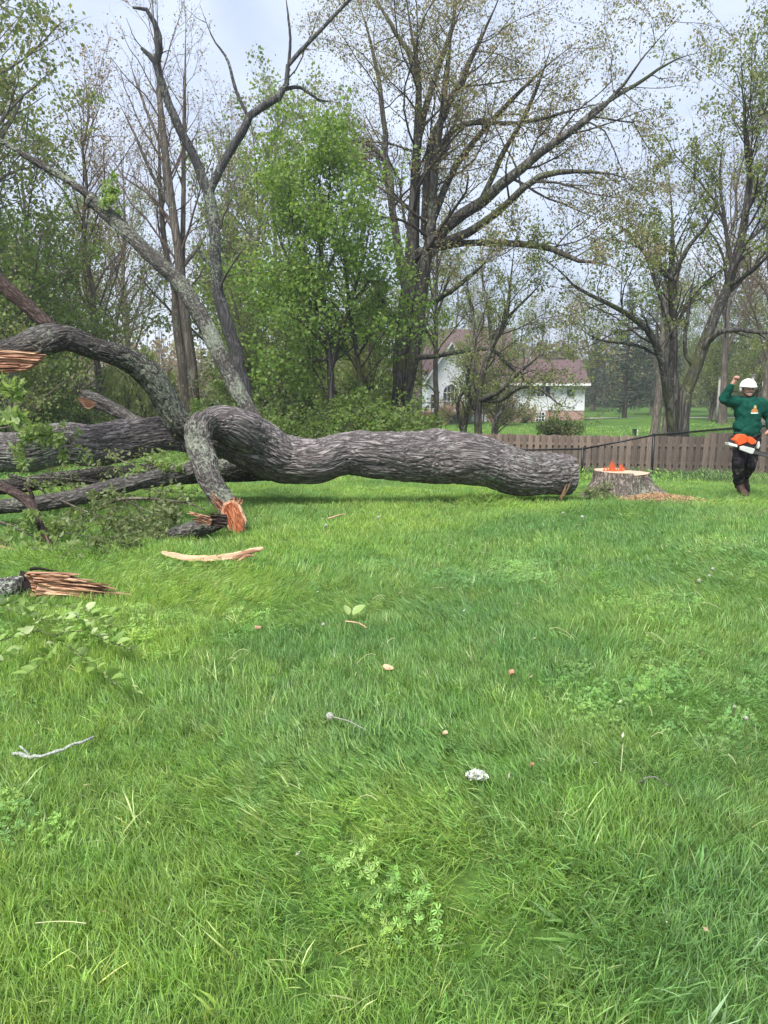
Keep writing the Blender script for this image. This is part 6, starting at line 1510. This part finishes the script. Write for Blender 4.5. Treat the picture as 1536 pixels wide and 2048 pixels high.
chip('wood_chip', 1062, 1557, 9, 8, 'yellow bit in the grass right of the white lichen', M['wood_fresh'], 5)
def stick(name, rows, r_, label, mat, cat='stick', extra=None):
    P = np.array([gp(a_, b_)+(0, 0, l_) for a_, b_, l_ in rows]); P = resample(P, 14); b0 = P[0].copy(); q = np.random.default_rng(len(rows)); P = P+q.normal(0, r_*0.5, P.shape)
    T = thing(name, b0, label, cat); MB().tube(P-b0, np.linspace(r_, r_*0.6, 14)*q.uniform(0.8, 1.25, 14), 8).build('shaft', mat, T, smooth=True)
    return T, P, b0
M['lichen_bark'] = mat_bark('lichen_bark', (0.10, 0.09, 0.08), (0.2, 0.19, 0.17), (0.3, 0.29, 0.27), lichen=(0.55, 0.58, 0.52), lich=0.9, k=6)
T, P, b0 = stick('lichen_stick', [(30,1532,.06),(70,1540,.06),(110,1533,.07),(150,1518,.07),(190,1505,.07)], 0.009, 'thin lichen covered stick at the lower left', M['lichen_bark'])
MB().tube([P[3]-b0, P[3]-b0+(-0.02, 0.0, 0.03), P[3]-b0+(-0.05, 0.01, 0.05)], 0.004, 6).build('twig', M['lichen_bark'], T)
stick('straw_stick', [(690,1262,.07),(712,1268,.08),(736,1276,.07)], 0.005, 'short pale stick beside the two fallen leaves', M['wood_pale'])
stick('straw_stick', [(655,1050,.08),(672,1046,.09),(692,1041,.08)], 0.010, 'pale stick in the grass before the log', M['wood_pale'])
stick('dead_stick', [(1268,1585,.03),(1300,1572,.04),(1340,1590,.04)], 0.004, 'thin dead stem in the grass at lower right', M['bark_pale'])
LF = thing('fallen_leaf', gp(705, 1252)+(0, 0, 0.08), 'two fresh leaves dropped on the lawn', 'leaf')
for dx, az, sz in ((-0.03, 1.9, 0.1), (0.0, 0.5, 0.12)):
    o = link('leaf', LEAF, LF, (dx, 0, 0)); o.rotation_euler = (0.3, -0.5, az); o.scale = (sz,)*3
# white tufted lichen lump
M['white_lichen'] = mat_leaf('white_lichen', [(0.55, 0.58, 0.55), (0.68, 0.70, 0.67), (0.78, 0.79, 0.76)], 0.15, 0.8)
g_ = gp(952, 1588); q = np.random.default_rng(4); n = 700; a = q.uniform(0, 6.28, n); rr_ = np.sqrt(q.uniform(0, 1, n))
pts = np.stack([0.040*rr_*np.cos(a), 0.022*rr_*np.sin(a), 0.075+0.022*(1-rr_**2)*q.uniform(.3, 1, n)], 1)
LL = thing('lichen_tuft', g_, 'bright white frilly lichen tuft lying in the foreground grass', 'lichen')
link('frills', leaf_mesh('frills', pts, q, 0.013, 0.8, -0.4, [M['white_lichen']]), LL)['kind'] = 'stuff'
MB().tube([(-0.045, 0, 0.07), (0, 0.004, 0.072), (0.045, 0, 0.068)], 0.007, 7).build('bark_flake', M['bark_brown'], LL)
M['fluff'] = mat_leaf('fluff', [(0.42, 0.43, 0.38), (0.56, 0.56, 0.52)], 0.3, 0.8)
def dandelion(px, py, label, h=0.10, r_=0.017, lay=0.0, az=0.0):
    r_ = r_*0.72
    g_ = gp(px, py); T = thing('dandelion_clock', g_, label, 'dandelion', 'dandelion clocks in the lawn'); q = np.random.default_rng(int(px))
    top = np.array((math.cos(az)*lay, math.sin(az)*lay, h))
    MB().tube([(0, 0, 0), top*0.55+(0, 0, 0.01), top], 0.0022, 6).build('stalk', M['green_stem'], T)
    d = nrm(q.normal(size=(150, 3))); nn = nrm(np.cross(d, q.normal(size=(150, 3)))); up_ = np.cross(d, nn); V = []; F = []
    for k in range(150):
        e = top+d[k]*r_*q.uniform(.85, 1.05); i = len(V); s_ = r_*0.42
        V += [e+nn[k]*s_, e+up_[k]*s_*.35, e-nn[k]*s_, e-up_[k]*s_*.35]; F.append((i, i+1, i+2, i+3))
    link('seed_head', mesh_data('seed_head', V, F, smooth=False, mats=[M['fluff']]), T)['kind'] = 'stuff'
    return T
dandelion(647, 1278, 'dandelion clock left of the two fallen leaves', 0.10)
dandelion(1424, 1160, 'topmost of three dandelion clocks at the right', 0.10, 0.02)
dandelion(1417, 1175, 'middle of three dandelion clocks at the right', 0.10, 0.018)
dandelion(1397, 1185, 'lowest of three dandelion clocks at the right', 0.10, 0.022)
dandelion(1490, 1470, 'dandelion clock near the right edge', 0.085, 0.014)
dandelion(1467, 1446, 'small dandelion clock near the right edge, farther back', 0.085, 0.011)
dandelion(1164, 1048, 'dandelion clock in the grass before the log butt', 0.09, 0.03)
dandelion(1125, 1040, 'dandelion clock just below the log butt', 0.09, 0.024)
dandelion(757, 1049, 'dandelion clock in the shade before the log', 0.09, 0.028)
dandelion(652, 1066, 'dandelion clock beside the pale stick before the log', 0.09, 0.03)
D = gp(735, 1484); E = gp(660, 1466); dd = E-D
T = thing('dandelion_clock', D, 'picked dandelion clock lying with its long pale stalk in the foreground', 'dandelion', 'dandelion clocks in the lawn'); q = np.random.default_rng(77)
tp = dd+(0, 0, 0.085); MB().tube([(0, 0, 0.055), tp*0.5+(0, 0, 0.04), tp], 0.0026, 7).build('stalk', M['pole'], T)
d = nrm(q.normal(size=(170, 3))); nn = nrm(np.cross(d, q.normal(size=(170, 3)))); up_ = np.cross(d, nn); V = []; F = []
for k in range(170):
    e = tp+d[k]*0.018; i = len(V); V += [e+nn[k]*.007, e+up_[k]*.0025, e-nn[k]*.007, e-up_[k]*.0025]; F.append((i, i+1, i+2, i+3))
link('seed_head', mesh_data('seed_head', V, F, smooth=False, mats=[M['fluff']]), T)['kind'] = 'stuff'

# ------------------------------------------------------------------ thin haze volume, added to lift the darks of the far woods
m = bpy.data.materials.new('haze'); m.use_nodes = True; nt = m.node_tree; nt.nodes.clear()
out = nt.nodes.new('ShaderNodeOutputMaterial'); pv = nt.nodes.new('ShaderNodeVolumePrincipled')
pv.inputs['Color'].default_value = (0.86, 0.89, 0.95, 1); pv.inputs['Density'].default_value = 0.0009; pv.inputs['Anisotropy'].default_value = 0.2
nt.links.new(pv.outputs[0], out.inputs['Volume'])
hz = MB().box((-300, -60, -4), (300, 260, 45)).build('haze', m)
tag(hz, 'thin pale haze added to lift the dark woods', 'haze', kind='stuff')
cy.volume_bounces = 0

# ------------------------------------------------------------------ litter nobody could count
q = np.random.default_rng(91); n = 520
lx, ly = scatter(1.6, 13.0, 4.2, 1.0); lx, ly = lx[:n], ly[:n]; n = len(lx)
pts = np.stack([lx, ly, gz(lx, ly)+q.uniform(0.045, 0.085, n)], 1)
M['litter'] = mat_leaf('litter', [(0.22, 0.15, 0.09), (0.36, 0.27, 0.16), (0.46, 0.42, 0.32), (0.55, 0.55, 0.5)], 0.2, 0.8)
tag(link('lawn_litter', leaf_mesh('lawn_litter', pts, q, 0.022, 0.4, 0.0, [M['litter']])), 'scattered bits of bark, straw and dead leaf in the grass', 'litter', kind='stuff')
n = 90; sx_, sy_ = scatter(2.0, 12.0, 1.2, 1.0); sx_, sy_ = sx_[:n], sy_[:n]; n = len(sx_)
a = q.uniform(0, 6.28, n); el_ = q.uniform(0.1, 0.9, n); L = q.uniform(0.05, 0.16, n); t = np.linspace(0, 1, 5)
P = np.stack([sx_[:, None]+np.cos(a)[:, None]*L[:, None]*t, sy_[:, None]+np.sin(a)[:, None]*L[:, None]*t, gz(sx_, sy_)[:, None]+0.07+(el_*L)[:, None]*np.sin(t*2.2)[None]*0.6], 2)
tag(link('straw', wood_mesh('straw', [(P, np.full((n, 5), 0.0017), 4)], [mat_plain('straw', (0.40, 0.42, 0.22), 0.7, 0.2, 20)])), 'pale bent grass stalks standing out of the lawn', 'straw', kind='stuff')
